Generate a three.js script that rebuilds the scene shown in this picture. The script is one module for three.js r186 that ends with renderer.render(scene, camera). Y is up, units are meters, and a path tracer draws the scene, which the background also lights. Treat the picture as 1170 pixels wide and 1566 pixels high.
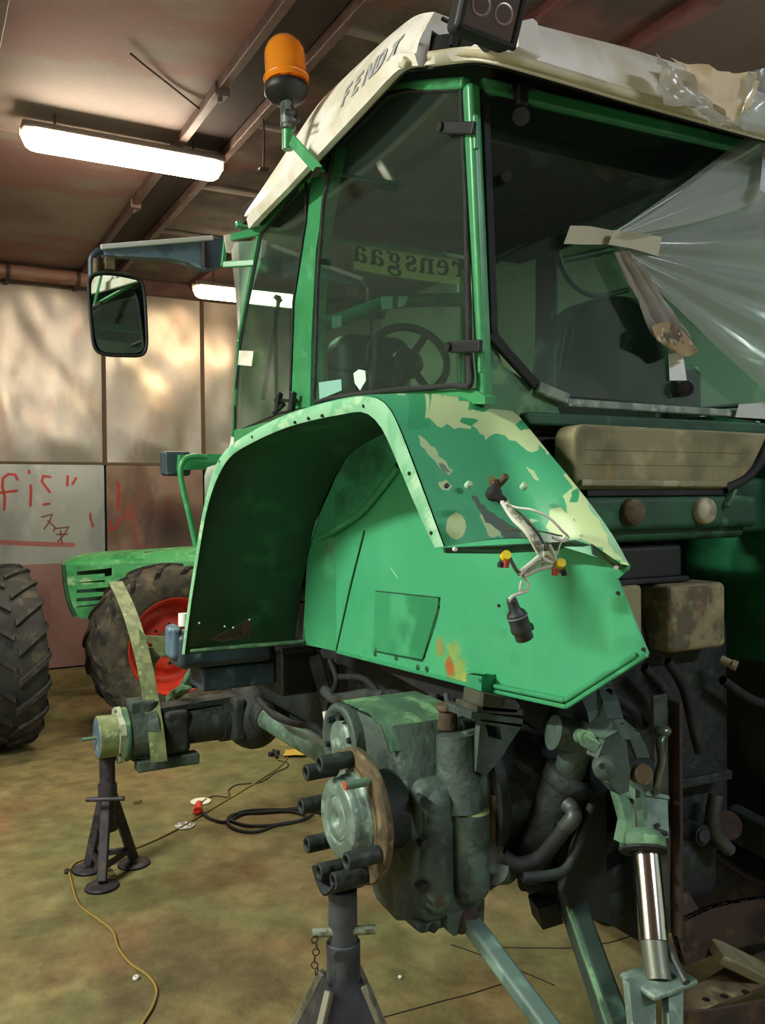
import * as THREE from 'three';
import { RoundedBoxGeometry } from 'three/addons/geometries/RoundedBoxGeometry.js';
import { mergeGeometries, toCreasedNormals } from 'three/addons/utils/BufferGeometryUtils.js';
import { TextGeometry } from 'three/addons/geometries/TextGeometry.js';
import { FontLoader } from 'three/addons/loaders/FontLoader.js';
import { RectAreaLightUniformsLib } from 'three/addons/lights/RectAreaLightUniformsLib.js';
import { Brush, Evaluator, SUBTRACTION } from 'three-bvh-csg';

// ---------- camera, light level ----------
const W = 1170, H = 1566, F = 1340;                       // picture size, focal length in pixels
const scene = new THREE.Scene();
scene.background = new THREE.Color(0x020202);
const camera = new THREE.PerspectiveCamera(2 * Math.atan(H / 2 / F) * 180 / Math.PI, W / H, 0.05, 60);
camera.rotation.order = 'YXZ';
camera.position.set(-1.81, 1.75, 1.98);
camera.rotation.set(-0.75 * Math.PI / 180, -28.4 * Math.PI / 180, -0.6 * Math.PI / 180);
camera.updateMatrixWorld(true);
scene.add(camera);
const renderer = new THREE.WebGLRenderer({ antialias: true });
renderer.toneMapping = THREE.LinearToneMapping;
renderer.toneMappingExposure = 1.55;
renderer.shadowMap.enabled = true;
RectAreaLightUniformsLib.init();
// the fluorescent fittings: [x, y, z, axis, length, light intensity, glow, colour]; built in fluorescent()
const CEIL = 4.2;
const LAMPS = {
  main: { at: [-0.52, 4.03, -3.87], axis: 'x', len: 1.27, power: 55, glow: 24, color: 0xffeed4 },
  far: { at: [1.3, 3.82, -6.4], axis: 'x', len: 1.27, power: 14, glow: 12, color: 0xffe4ba },
  side: { at: [-4.1, 4.03, -0.5], axis: 'z', len: 1.5, power: 280, glow: 26, color: 0xf2f6ea },
  back: { at: [1.1, 4.03, 4.0], axis: 'x', len: 1.5, power: 100, glow: 20, color: 0xe9f0f8 },  // added unseen lamp, lights the rear of the roof and the plastic
  right: { at: [2.6, 3.5, -0.4], axis: 'z', len: 1.27, power: 60, glow: 16, color: 0xe6f2ea },  // added unseen lamp, brightens the right wall behind the cab glass
  low: { at: [-4.46, 1.45, 0.9], axis: 'y', len: 1.5, power: 4, glow: 9, color: 0xeef4f0 },  // added unseen lamp, gives the bright streak on the lift rod
};

// ---------- measuring: a pixel of the picture meets a plane of the place ----------
const V = (x, y, z) => new THREE.Vector3(x, y, z);
function dir(px, py) { return V((px - W / 2) / F, (H / 2 - py) / F, -1).applyQuaternion(camera.quaternion); }
const CP = camera.position;
const X = (px, py, x) => { const d = dir(px, py); return CP.clone().addScaledVector(d, (x - CP.x) / d.x); };
const Y = (px, py, y) => { const d = dir(px, py); return CP.clone().addScaledVector(d, (y - CP.y) / d.y); };
const Z = (px, py, z) => { const d = dir(px, py); return CP.clone().addScaledVector(d, (z - CP.z) / d.z); };
const D = (px, py, t) => CP.clone().addScaledVector(dir(px, py), t);
const PL = (px, py, p, n) => { const d = dir(px, py); return CP.clone().addScaledVector(d, p.clone().sub(CP).dot(n) / d.dot(n)); };
const toPx = (p) => { const q = p.clone().applyMatrix4(camera.matrixWorldInverse); return [W / 2 - q.x / q.z * F, H / 2 + q.y / q.z * F]; };
const camera_inv = camera.matrixWorldInverse; camera_inv.copy(camera.matrixWorld).invert();

// ---------- random, noise, textures ----------
function mul(a) { return () => { a |= 0; a = a + 0x6D2B79F5 | 0; let t = Math.imul(a ^ a >>> 15, 1 | a); t = t + Math.imul(t ^ t >>> 7, 61 | t) ^ t; return ((t ^ t >>> 14) >>> 0) / 4294967296; }; }
const rnd = mul(11);
const rr = (a, b) => a + (b - a) * rnd();
function vnoise(cells, seed) {                            // tiling value noise on [0,1)²
  const r = mul(seed), g = new Float32Array(cells * cells); for (let i = 0; i < g.length; i++) g[i] = r();
  return (u, v) => {
    u = (u - Math.floor(u)) * cells; v = (v - Math.floor(v)) * cells;
    const i = Math.floor(u) % cells, j = Math.floor(v) % cells, a = u - Math.floor(u), b = v - Math.floor(v), i1 = (i + 1) % cells, j1 = (j + 1) % cells;
    const s = a * a * (3 - 2 * a), t = b * b * (3 - 2 * b);
    return (g[j * cells + i] * (1 - s) + g[j * cells + i1] * s) * (1 - t) + (g[j1 * cells + i] * (1 - s) + g[j1 * cells + i1] * s) * t;
  };
}
function fbm(cells, oct, seed) {
  const n = []; for (let o = 0; o < oct; o++) n.push(vnoise(cells * 2 ** o, seed + o * 17));
  return (u, v) => { let s = 0, a = 0.5, t = 0; for (const f of n) { s += a * f(u, v); t += a; a *= 0.55; } return s / t; };
}
const rgb = (h) => { const c = new THREE.Color(h); const g = (v) => v <= 0.0031308 ? v * 12.92 : 1.055 * v ** (1 / 2.4) - 0.055; return [g(c.r) * 255, g(c.g) * 255, g(c.b) * 255]; };
const mix = (a, b, t) => [a[0] + (b[0] - a[0]) * t, a[1] + (b[1] - a[1]) * t, a[2] + (b[2] - a[2]) * t];
const sm = (a, b, x) => { const t = Math.min(1, Math.max(0, (x - a) / (b - a))); return t * t * (3 - 2 * t); };
function dataTex(w, h, fn, srgb = true) {
  const d = new Uint8Array(w * h * 4);
  for (let j = 0; j < h; j++) for (let i = 0; i < w; i++) { const c = fn((i + 0.5) / w, (j + 0.5) / h), k = (j * w + i) * 4; d[k] = c[0]; d[k + 1] = c[1]; d[k + 2] = c[2]; d[k + 3] = 255; }
  const t = new THREE.DataTexture(d, w, h); t.wrapS = t.wrapT = THREE.RepeatWrapping; t.magFilter = THREE.LinearFilter; t.minFilter = THREE.LinearFilter;
  if (srgb) t.colorSpace = THREE.SRGBColorSpace; t.needsUpdate = true; return t;
}
// a mottled surface: base colour, spot colour(s) with [colour, cells, low, high], tile size in metres
let seedN = 100;
function mottled(base, spots, { size = 1, res = 256, rough = 0.6, metal = 0, bump = 0, bumpCells = 16, grain = 6, extra = {} } = {}) {
  const S = (seedN += 50), b = rgb(base), layers = spots.map(([c, cells, lo, hi, k = 1], i) => [rgb(c), fbm(cells, 4, S + i * 7), lo, hi, k]), g = mul(S);
  const map = dataTex(res, res, (u, v) => { let c = b; for (const [col, f, lo, hi, k] of layers) c = mix(c, col, k * sm(lo, hi, f(u, v))); const n = (g() - 0.5) * grain; return [Math.max(0, Math.min(255, c[0] + n)), Math.max(0, Math.min(255, c[1] + n)), Math.max(0, Math.min(255, c[2] + n))]; });
  map.repeat.set(1 / size, 1 / size);
  const m = new THREE.MeshPhysicalMaterial({ map, roughness: rough, metalness: metal, ...extra });
  if (bump) { const f = fbm(bumpCells, 4, S + 31); m.bumpMap = dataTex(res, res, (u, v) => { const q = f(u, v) * 255; return [q, q, q]; }, false); m.bumpMap.repeat.set(1 / size, 1 / size); m.bumpScale = bump; }
  return m;
}
const plain = (color, rough = 0.6, metal = 0, extra = {}) => new THREE.MeshPhysicalMaterial({ color, roughness: rough, metalness: metal, ...extra });

// ---------- geometry ----------
const geoOf = (pos, idx, uv) => { const g = new THREE.BufferGeometry(); g.setAttribute('position', new THREE.Float32BufferAttribute(pos, 3)); if (uv) g.setAttribute('uv', new THREE.Float32BufferAttribute(uv, 2)); if (idx) g.setIndex(idx); return g; };
function prism(pts, tv, holes = []) {                     // a flat outline given a thickness vector
  const n = V(0, 0, 0); pts.forEach((p, i) => { const q = pts[(i + 1) % pts.length]; n.add(V((p.y - q.y) * (p.z + q.z), (p.z - q.z) * (p.x + q.x), (p.x - q.x) * (p.y + q.y))); }); n.normalize();
  const u = pts[1].clone().sub(pts[0]).normalize(), v = n.clone().cross(u);
  const to2 = (p) => new THREE.Vector2(p.clone().sub(pts[0]).dot(u), p.clone().sub(pts[0]).dot(v));
  const all = [pts, ...holes].flat(), f = THREE.ShapeUtils.triangulateShape(pts.map(to2), holes.map((h) => h.map(to2)));
  const pos = [], flip = n.dot(tv) > 0, put = (a, b, c) => pos.push(...a.toArray(), ...b.toArray(), ...c.toArray()), off = (p) => p.clone().add(tv);
  for (const [a, b, c] of f) { if (flip) { put(all[a], all[c], all[b]); put(off(all[a]), off(all[b]), off(all[c])); } else { put(all[a], all[b], all[c]); put(off(all[a]), off(all[c]), off(all[b])); } }
  for (const loop of [pts, ...holes]) for (let i = 0; i < loop.length; i++) { const a = loop[i], b = loop[(i + 1) % loop.length]; if (flip) { put(a, b, off(b)); put(a, off(b), off(a)); } else { put(a, off(b), b); put(a, off(a), off(b)); } }
  const g = geoOf(pos); g.computeVertexNormals(); return g;
}
function shell(rows, th = 0.004, keepUV = false) {        // a sheet through a grid of points, with thickness
  const R = rows.length, C = rows[0].length, pos = [], uv = [], idx = [], idx2 = [];
  rows.forEach((r, j) => r.forEach((p, i) => { pos.push(p.x, p.y, p.z); uv.push(i / (C - 1), j / (R - 1)); }));
  for (let j = 0; j < R - 1; j++) for (let i = 0; i < C - 1; i++) { const a = j * C + i; idx.push(a, a + 1, a + C, a + 1, a + C + 1, a + C); }
  const g = geoOf(pos, idx, uv); g.computeVertexNormals();
  const n = g.attributes.normal, N = R * C, p2 = pos.slice(), u2 = [...uv, ...uv];
  for (let k = 0; k < N; k++) p2.push(pos[3 * k] - n.getX(k) * th, pos[3 * k + 1] - n.getY(k) * th, pos[3 * k + 2] - n.getZ(k) * th);
  const nn = []; for (let k = 0; k < N; k++) nn.push(n.getX(k), n.getY(k), n.getZ(k)); for (let k = 0; k < N; k++) nn.push(-n.getX(k), -n.getY(k), -n.getZ(k));
  idx2.push(...idx); for (let k = 0; k < idx.length; k += 3) idx2.push(idx[k] + N, idx[k + 2] + N, idx[k + 1] + N);
  const ring = []; for (let i = 0; i < C; i++) ring.push(i); for (let j = 1; j < R; j++) ring.push(j * C + C - 1); for (let i = C - 2; i >= 0; i--) ring.push((R - 1) * C + i); for (let j = R - 2; j > 0; j--) ring.push(j * C);
  ring.forEach((a, k) => { const b = ring[(k + 1) % ring.length]; idx2.push(a, b + N, b, a, a + N, b + N); });
  const o = geoOf(p2, idx2, u2); o.setAttribute('normal', new THREE.Float32BufferAttribute(nn, 3)); o.userData.keepUV = keepUV; return o;
}
const crv = (pts, n, closed = false, t = 0.5) => new THREE.CatmullRomCurve3(pts, closed, 'catmullrom', t).getSpacedPoints(n);
const lerp = (a, b, t) => a.clone().lerp(b, t);
function place(g, p, q) { const m = new THREE.Matrix4(), d = q.clone().sub(p), l = d.length(); m.makeRotationFromQuaternion(new THREE.Quaternion().setFromUnitVectors(V(0, 1, 0), d.divideScalar(l))); m.setPosition(p.clone().add(q).multiplyScalar(0.5)); g.applyMatrix4(m); return g; }
const cyl = (p, q, r, r2 = r, seg = 20, open = false) => place(new THREE.CylinderGeometry(r2, r, p.distanceTo(q), seg, 1, open), p, q);
function bar(p, q, w, h, up = V(0, 1, 0), rad = 0.003) {   // a rounded bar from p to q; w across, h along «up»
  const d = q.clone().sub(p), l = d.length(), z = d.divideScalar(l), x = up.clone().cross(z).normalize(), y = z.clone().cross(x);
  const g = new RoundedBoxGeometry(w, h, l, 1, Math.min(rad, w / 2.2, h / 2.2)); g.applyMatrix4(new THREE.Matrix4().makeBasis(x, y, z).setPosition(p.clone().add(q).multiplyScalar(0.5))); return g;
}
const box = (x0, x1, y0, y1, z0, z1, r = 0.006, s = 2) => { const g = new RoundedBoxGeometry(Math.abs(x1 - x0), Math.abs(y1 - y0), Math.abs(z1 - z0), s, Math.min(r, Math.abs(x1 - x0) / 2.1, Math.abs(y1 - y0) / 2.1, Math.abs(z1 - z0) / 2.1)); g.translate((x0 + x1) / 2, (y0 + y1) / 2, (z0 + z1) / 2); return g; };
const tube = (pts, r, n = 24, seg = 8, closed = false) => new THREE.TubeGeometry(new THREE.CatmullRomCurve3(pts, closed), n, r, seg, closed);
function lathe(p, d, prof, seg = 40) {                     // profile [[radius, distance along d]]
  const g = new THREE.LatheGeometry(prof.map(([r, h]) => new THREE.Vector2(Math.max(r, 1e-4), h)), seg);
  g.applyMatrix4(new THREE.Matrix4().makeRotationFromQuaternion(new THREE.Quaternion().setFromUnitVectors(V(0, 1, 0), d.clone().normalize())).setPosition(p)); return g;
}
const ball = (p, r, sx = 1, sy = 1, sz = 1) => { const g = new THREE.SphereGeometry(r, 20, 14); g.scale(sx, sy, sz); g.translate(p.x, p.y, p.z); return g; };
function strip(g) { if (g.index) g = Object.assign(g.toNonIndexed(), { userData: g.userData }); for (const k of Object.keys(g.attributes)) if (!['position', 'normal', 'uv'].includes(k)) g.deleteAttribute(k); if (!g.attributes.normal) g.computeVertexNormals(); return g; }
function boxUV(g) {                                        // uv in metres, by the side each face looks to
  const p = g.attributes.position, uv = new Float32Array(p.count * 2), a = V(), b = V(), c = V();
  for (let i = 0; i < p.count; i += 3) {
    a.fromBufferAttribute(p, i); b.fromBufferAttribute(p, i + 1); c.fromBufferAttribute(p, i + 2);
    const n = b.clone().sub(a).cross(c.clone().sub(a)), ax = Math.abs(n.x), ay = Math.abs(n.y), az = Math.abs(n.z);
    [a, b, c].forEach((q, k) => { const [s, t] = ax >= ay && ax >= az ? [q.z, q.y] : ay >= az ? [q.x, q.z] : [q.x, q.y]; uv[(i + k) * 2] = s; uv[(i + k) * 2 + 1] = t; });
  }
  g.setAttribute('uv', new THREE.BufferAttribute(uv, 2)); return g;
}
function join(gs) {
  gs = (Array.isArray(gs) ? gs : [gs]); if (gs.length === 1 && gs[0].userData.keepUV) { if (!gs[0].attributes.normal) gs[0].computeVertexNormals(); return gs[0]; }
  gs = gs.map(strip).map((g) => g.userData.keepUV ? g : boxUV(g)); return gs.length === 1 ? gs[0] : mergeGeometries(gs);
}

// ---------- things, parts ----------
const names = {}, bases = new WeakMap();
const numbered = (n) => { const k = names[n] = (names[n] ?? -1) + 1; return k ? `${n}_${String(k).padStart(3, '0')}` : n; };
function tag(o, label, category, group, kind) { if (label) o.userData.label = label; if (category) o.userData.category = category; if (group) o.userData.group = group; if (kind) o.userData.kind = kind; return o; }
function thing(name, label, category, base = V(0, 0, 0), group) { const o = new THREE.Group(); o.name = numbered(name); o.position.copy(base); bases.set(o, base.clone()); scene.add(o); return tag(o, label, category, group); }
function part(name, geo, mat, parent, label) {             // a mesh; its points are given in the place's own axes
  const g = join(geo), b = parent && bases.get(parent); if (b) { g.translate(-b.x, -b.y, -b.z); }
  const m = new THREE.Mesh(g, mat); m.castShadow = m.receiveShadow = true; m.name = parent ? name : numbered(name); (parent || scene).add(m); if (b) bases.set(m, b); if (label) m.userData.label = label; return m;
}
const solo = (name, geo, mat, label, category, base, group) => { const g = join(geo); g.translate(-base.x, -base.y, -base.z); const m = new THREE.Mesh(g, mat); m.position.copy(base); m.castShadow = m.receiveShadow = true; m.name = numbered(name); scene.add(m); bases.set(m, base.clone()); return tag(m, label, category, group); };
const struct = (name, geo, mat) => tag(part(name, geo, mat), null, null, null, 'structure');

// ---------- materials ----------
const M = {
  cabGreen: mottled('#429862', [['#388a56', 4, 0.45, 0.7], ['#58a974', 9, 0.6, 0.8]], { size: 0.6, rough: 0.32 }),
  dustyGreen: mottled('#4f7f58', [['#3b5f47', 5, 0.4, 0.7], ['#6d9a68', 9, 0.55, 0.8]], { size: 0.5, rough: 0.65 }),
  darkGreen: mottled('#27583c', [['#1d432f', 4, 0.4, 0.7], ['#3f7450', 8, 0.6, 0.85]], { size: 0.7, rough: 0.6 }),
  wellDark: mottled('#1f5238', [['#183f2b', 3, 0.4, 0.7], ['#2c6a48', 7, 0.6, 0.85], ['#3d4a2c', 5, 0.66, 0.82, 0.7]], { size: 0.9, rough: 0.6 }),  // grime, and the shade of the wheel arch put into the colour
  fenderIn: mottled('#3d9b6b', [['#338a5d', 3, 0.4, 0.7], ['#4cab79', 7, 0.55, 0.8], ['#5f8350', 5, 0.72, 0.86, 0.6]], { size: 0.9, rough: 0.42 }),
  edge: mottled('#8fcaa2', [['#74b88c', 6, 0.45, 0.7], ['#aed6b0', 9, 0.6, 0.8]], { size: 0.3, rough: 0.45 }),
  roof: mottled('#f8f6ee', [['#ded9c2', 5, 0.45, 0.75], ['#c9c4ab', 8, 0.68, 0.86, 0.6]], { size: 0.8, rough: 0.5 }),
  roofEdge: mottled('#cfcaae', [['#b5ae8d', 6, 0.45, 0.7]], { size: 0.5, rough: 0.55 }),
  black: mottled('#15181a', [['#22282a', 6, 0.5, 0.8]], { size: 0.3, rough: 0.5 }),
  rubber: mottled('#191c1d', [['#2b302e', 6, 0.5, 0.8]], { size: 0.3, rough: 0.75 }),
  soffit: plain('#10130f', 0.8),
  cast: mottled('#4a5a52', [['#35433d', 4, 0.4, 0.7], ['#5a6f63', 8, 0.55, 0.8], ['#4b4436', 6, 0.68, 0.85]], { size: 0.5, rough: 0.6, bump: 0.004, bumpCells: 24, metal: 0.15 }),
  castDark: mottled('#252d2b', [['#181f1e', 4, 0.4, 0.7], ['#3a4843', 8, 0.6, 0.85]], { size: 0.5, rough: 0.65, bump: 0.004, bumpCells: 24, metal: 0.1 }),
  castGreen: mottled('#587b5f', [['#415f4b', 4, 0.4, 0.7], ['#75a073', 8, 0.52, 0.78]], { size: 0.4, rough: 0.7, bump: 0.003, bumpCells: 32 }),
  hubSteel: mottled('#7d9488', [['#5f756a', 5, 0.4, 0.7], ['#9db3a4', 8, 0.6, 0.8]], { size: 0.25, rough: 0.5, metal: 0.3 }),
  rust: mottled('#5e5139', [['#473a2a', 5, 0.4, 0.7], ['#77704e', 8, 0.55, 0.8]], { size: 0.25, rough: 0.8, bump: 0.002 }),
  rustDark: mottled('#3d3026', [['#2a211b', 5, 0.4, 0.7], ['#57422c', 8, 0.6, 0.8]], { size: 0.4, rough: 0.8, bump: 0.002 }),
  steel: mottled('#565e5b', [['#414845', 5, 0.4, 0.7], ['#7a5d45', 8, 0.7, 0.85]], { size: 0.3, rough: 0.5, metal: 0.5 }),
  chrome: mottled('#d6d5cd', [['#9a8466', 7, 0.7, 0.85]], { size: 0.3, rough: 0.14, metal: 1 }),
  olive: mottled('#7c8a5c', [['#5f6c48', 5, 0.4, 0.7], ['#9aa87a', 8, 0.6, 0.8]], { size: 0.3, rough: 0.6 }),
  tan: mottled('#8f8a66', [['#6f6b4f', 4, 0.4, 0.7], ['#a8a37c', 7, 0.55, 0.8], ['#a08a48', 4, 0.66, 0.8]], { size: 0.5, rough: 0.75 }),
  blueGrey: mottled('#5b7488', [['#40566a', 4, 0.4, 0.7], ['#8ea3b2', 7, 0.55, 0.8]], { size: 0.3, rough: 0.45 }),
  tank: mottled('#34454f', [['#26333c', 4, 0.4, 0.7], ['#5c707a', 8, 0.62, 0.85]], { size: 0.5, rough: 0.45 }),
  stand: mottled('#3f3c44', [['#2b292f', 5, 0.4, 0.7], ['#5e4a40', 8, 0.6, 0.8]], { size: 0.25, rough: 0.55, metal: 0.3 }),
  standBig: mottled('#4b5157', [['#363b41', 5, 0.4, 0.7], ['#4a3f3a', 8, 0.62, 0.8]], { size: 0.3, rough: 0.5, metal: 0.3 }),
  tyre: mottled('#2e2f2d', [['#1f2020', 5, 0.4, 0.7], ['#4d473a', 7, 0.58, 0.82]], { size: 0.5, rough: 0.8 }),
  tyreDusty: mottled('#4b463a', [['#33312b', 5, 0.4, 0.7], ['#655b45', 7, 0.55, 0.8]], { size: 0.5, rough: 0.85 }),
  red: mottled('#c2381f', [['#a32a1a', 4, 0.45, 0.7], ['#d8552e', 7, 0.6, 0.8]], { size: 0.5, rough: 0.5 }),
  headliner: plain('#1f2624', 0.9),
  white: plain('#eef0ea', 0.6),
  paper: mottled('#f0ece0', [['#ddd8c8', 5, 0.5, 0.8]], { size: 0.4, rough: 0.7 }),
  tape: plain('#cfccae', 0.6, 0, { transmission: 0.25, thickness: 0 }),
  glass: plain('#d9eee4', 0.01, 0, { transmission: 0.98, thickness: 0, ior: 1.5 }),
  glassDark: plain('#bfd3ca', 0.01, 0, { transmission: 0.984, thickness: 0, ior: 1.5 }),
  mirror: plain('#dfe8e4', 0.02, 1),
};
// ================= the room =================
const ROOM = { x0: -4.6, x1: 3.5, z0: -7.8, z1: 6.4 };
{
  const f1 = fbm(3, 5, 901), f2 = fbm(5, 5, 951), f3 = fbm(48, 3, 971), f4 = fbm(4, 4, 983), f5 = fbm(9, 5, 991), g = mul(5);
  const base = rgb('#74683f'), dark = rgb('#524a2c'), red = rgb('#87603f'), gr = rgb('#66683d'), pale = rgb('#8a7c52');
  const map = dataTex(1024, 1024, (u, v) => {
    let c = mix(base, dark, 0.8 * sm(0.5, 0.72, f1(u, v))); c = mix(c, red, 0.6 * sm(0.52, 0.7, f2(u, v))); c = mix(c, gr, 0.7 * sm(0.5, 0.7, f4(u, v))); c = mix(c, pale, 0.7 * sm(0.55, 0.75, f5(u, v)));
    const n = (f3(u, v) - 0.5) * 46 + (g() - 0.5) * 12; return [c[0] + n, c[1] + n, c[2] + n * 0.8].map((q) => Math.max(0, Math.min(255, q)));
  });
  map.repeat.set(1 / 4, 1 / 4);
  const bf = fbm(40, 4, 77), bump = dataTex(512, 512, (u, v) => { const q = bf(u, v) * 255; return [q, q, q]; }, false); bump.repeat.set(1 / 1.7, 1 / 1.7);
  const fl = struct('floor', box(ROOM.x0 - 0.2, ROOM.x1 + 0.2, -0.2, 0, ROOM.z0 - 0.2, ROOM.z1 + 0.2, 0.001, 1), new THREE.MeshPhysicalMaterial({ map, bumpMap: bump, bumpScale: 0.006, roughness: 0.78 }));
  // worn joints between the concrete pours
  const j = [[[560, 1563], [660, 1536], [790, 1500]], [[690, 1445], [760, 1470], [850, 1508]], [[1010, 1420], [900, 1447], [770, 1450]]];
  for (const l of j) part('floor_joint', tube(crv(l.map(([a, b]) => Y(a, b, 0.0)), 8).map((p) => p.add(V(rr(-0.004, 0.004), 0, rr(-0.004, 0.004)))), 0.0035, 24, 5), plain('#2a2518', 0.95), fl);
}
const wallM = mottled('#8d8273', [['#6f6255', 4, 0.45, 0.7], ['#a4806e', 3, 0.55, 0.75]], { size: 2.5, rough: 0.7, res: 256 });
struct('wall_left', box(ROOM.x0 - 0.2, ROOM.x0, 0, CEIL, ROOM.z0 - 0.2, ROOM.z1 + 0.2, 0.001, 1), wallM);
struct('wall_right', box(ROOM.x1, ROOM.x1 + 0.2, 0, CEIL, ROOM.z0 - 0.2, ROOM.z1 + 0.2, 0.001, 1), mottled('#c4cfc2', [['#a9b4a8', 4, 0.45, 0.7]], { size: 2.5, rough: 0.7 }));
struct('wall_back', box(ROOM.x0, ROOM.x1, 0, CEIL, ROOM.z1, ROOM.z1 + 0.2, 0.001, 1), wallM);
{ // front wall: dented metal sheets with seams
  const wz = ROOM.z0, w = struct('wall_front', box(ROOM.x0, ROOM.x1, 0, CEIL, wz - 0.3, wz - 0.06, 0.001, 1), plain('#2a211b', 0.9));
  const xa = Z(159, 600, wz).x, xb = Z(310, 600, wz).x, step = xb - xa, ySeam = Z(160, 709, wz).y;
  const cols = []; for (let x = xa - 5 * step; x < ROOM.x1 - 0.05; x += step) cols.push(x);
  const sheetMap = (seed, base, spots, paint) => {
    const cv = document.createElement('canvas'); cv.width = 512; cv.height = 1024; const c = cv.getContext('2d');
    const fs = spots.map(([col, cells, lo, hi, k], i) => [rgb(col), fbm(cells, 5, seed + i * 9), lo, hi, k]), b = rgb(base), id = c.createImageData(512, 1024), g = mul(seed);
    for (let y = 0; y < 1024; y++) for (let x = 0; x < 512; x++) { let q = b; for (const [col, f, lo, hi, k] of fs) q = mix(q, col, k * sm(lo, hi, f(x / 512, y / 1024))); const n = (g() - 0.5) * 10; const o = (y * 512 + x) * 4; id.data[o] = q[0] + n; id.data[o + 1] = q[1] + n; id.data[o + 2] = q[2] + n; id.data[o + 3] = 255; }
    c.putImageData(id, 0, 0); if (paint) paint(c);
    const t = new THREE.CanvasTexture(cv); t.colorSpace = THREE.SRGBColorSpace; t.magFilter = THREE.LinearFilter; return t;
  };
  const metal = (map, rough, m) => new THREE.MeshPhysicalMaterial({ map, roughness: rough, metalness: m });
  const up = [0, 1, 2].map((i) => metal(sheetMap(300 + i * 40, '#b5aca0', [['#988a7c', 3, 0.45, 0.75, 0.55], ['#b5968a', 4, 0.58, 0.8, 0.6], ['#c9bda4', 6, 0.55, 0.8, 0.6]]), 0.36, 0.82));
  const lo = [0, 1].map((i) => metal(sheetMap(460 + i * 40, '#8f7768', [['#6b564b', 3, 0.45, 0.7, 0.9], ['#9a4b40', 4, 0.5, 0.72, 0.8], ['#a08d7a', 6, 0.55, 0.8, 0.6]], i ? (c) => {
    c.strokeStyle = '#b8352c'; c.lineCap = 'round'; c.lineWidth = 15; c.globalAlpha = 0.85;
    c.beginPath(); c.moveTo(58, 95); c.lineTo(62, 160); c.lineTo(55, 230); c.stroke(); c.lineWidth = 11; c.beginPath(); c.moveTo(85, 268); c.bezierCurveTo(50, 305, 60, 330, 30, 335); c.moveTo(20, 290); c.lineTo(22, 345); c.stroke();
    const gr = c.createRadialGradient(330, 330, 20, 330, 330, 190); gr.addColorStop(0, 'rgba(40,28,24,0.75)'); gr.addColorStop(0.6, 'rgba(40,28,24,0.45)'); gr.addColorStop(1, 'rgba(40,28,24,0)'); c.globalAlpha = 1; c.fillStyle = gr; c.fillRect(0, 80, 512, 460);
    c.fillStyle = 'rgba(170,40,34,0.6)'; c.fillRect(340, 440, 172, 60);
  } : null), 0.5, 0.45));
  const pale = metal(sheetMap(560, '#aeb0aa', [['#8f938f', 3, 0.45, 0.7, 0.7], ['#c4c8c4', 6, 0.55, 0.8, 0.7]], (c) => {
    const K = (u, v) => [u * 512, v * 1024];
    c.strokeStyle = '#b23a36'; c.lineCap = 'round'; c.lineJoin = 'round'; c.lineWidth = 13; c.globalAlpha = 0.85;
    // pixel of the photo -> place on this sheet (it spans x 2..159, y 709..1019)
    const q = (px, py) => K((px - 2) / 157, (py - 709) / 312);
    const go = (pts) => { c.beginPath(); pts.forEach(([a, b], i) => { const [x, y] = q(a, b); i ? c.lineTo(x, y) : c.moveTo(x, y); }); c.stroke(); };
    go([[31, 733], [28, 726], [19, 725], [11, 731], [10, 744], [13, 760], [12, 778]]); go([[3, 753], [14, 752], [30, 750]]);
    go([[48, 720], [48, 723]]); go([[50, 742], [50, 755], [49, 772]]); go([[78, 729], [68, 728], [66, 736], [72, 745], [77, 752]]); go([[68, 771], [76, 770]]); go([[104, 728], [103, 742]]); go([[116, 731], [111, 740]]);
    c.lineWidth = 8; c.strokeStyle = '#7d4a36'; go([[65, 790], [80, 786], [76, 798], [68, 808]]); go([[74, 796], [84, 806], [82, 812]]); go([[84, 808], [104, 806], [97, 818], [88, 828]]); go([[86, 817], [102, 817]]); go([[92, 812], [94, 832]]);
    c.strokeStyle = '#b8352c'; c.lineWidth = 11; go([[137, 786], [137, 794], [141, 806]]); c.lineWidth = 24; c.globalAlpha = 0.5; go([[2, 826], [50, 830], [110, 834]]);
    c.globalAlpha = 1; c.fillStyle = 'rgba(150,80,72,0.55)'; c.fillRect(0, 500, 512, 524);
  }), 0.42, 0.6);
  const dent = (x0, x1, y0, y1, seed, amp) => {
    const n1 = fbm(2, 3, seed), n2 = fbm(5, 2, seed + 5), R = 26, C = 16, rows = [];
    for (let j = 0; j <= R; j++) { const r = []; for (let i = 0; i <= C; i++) { const u = i / C, v = j / R, e = Math.min(1, 6 * Math.min(u, 1 - u)) * Math.min(1, 8 * Math.min(v, 1 - v)); r.push(V(x0 + (x1 - x0) * u, y0 + (y1 - y0) * v, wz + e * amp * ((n1(u * 0.9, v * 0.9) - 0.5) * 1.4 + (n2(u, v) - 0.5) * 0.35))); } rows.push(r); }
    return shell(rows, 0.003, true);
  };
  cols.forEach((x, i) => {
    const a = Math.max(ROOM.x0, x) + 0.012, b = Math.min(x + step, ROOM.x1) - 0.012; if (b - a < 0.1) return;
    part('metal_sheet', dent(a, b, ySeam + 0.01, CEIL - 0.12, 700 + i * 13, 0.075), up[i % 3], w);
    const isPale = Math.abs(x + step - xa) < 0.05, isMark = Math.abs(x - xa) < 0.05;
    part('metal_sheet', dent(a, b, 0.02, ySeam - 0.008, 800 + i * 13, 0.03), isPale ? pale : isMark ? lo[1] : lo[0], w, isPale ? 'pale grey sheet with red painted scrawl' : isMark ? 'brown sheet with red paint strokes' : undefined);
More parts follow.
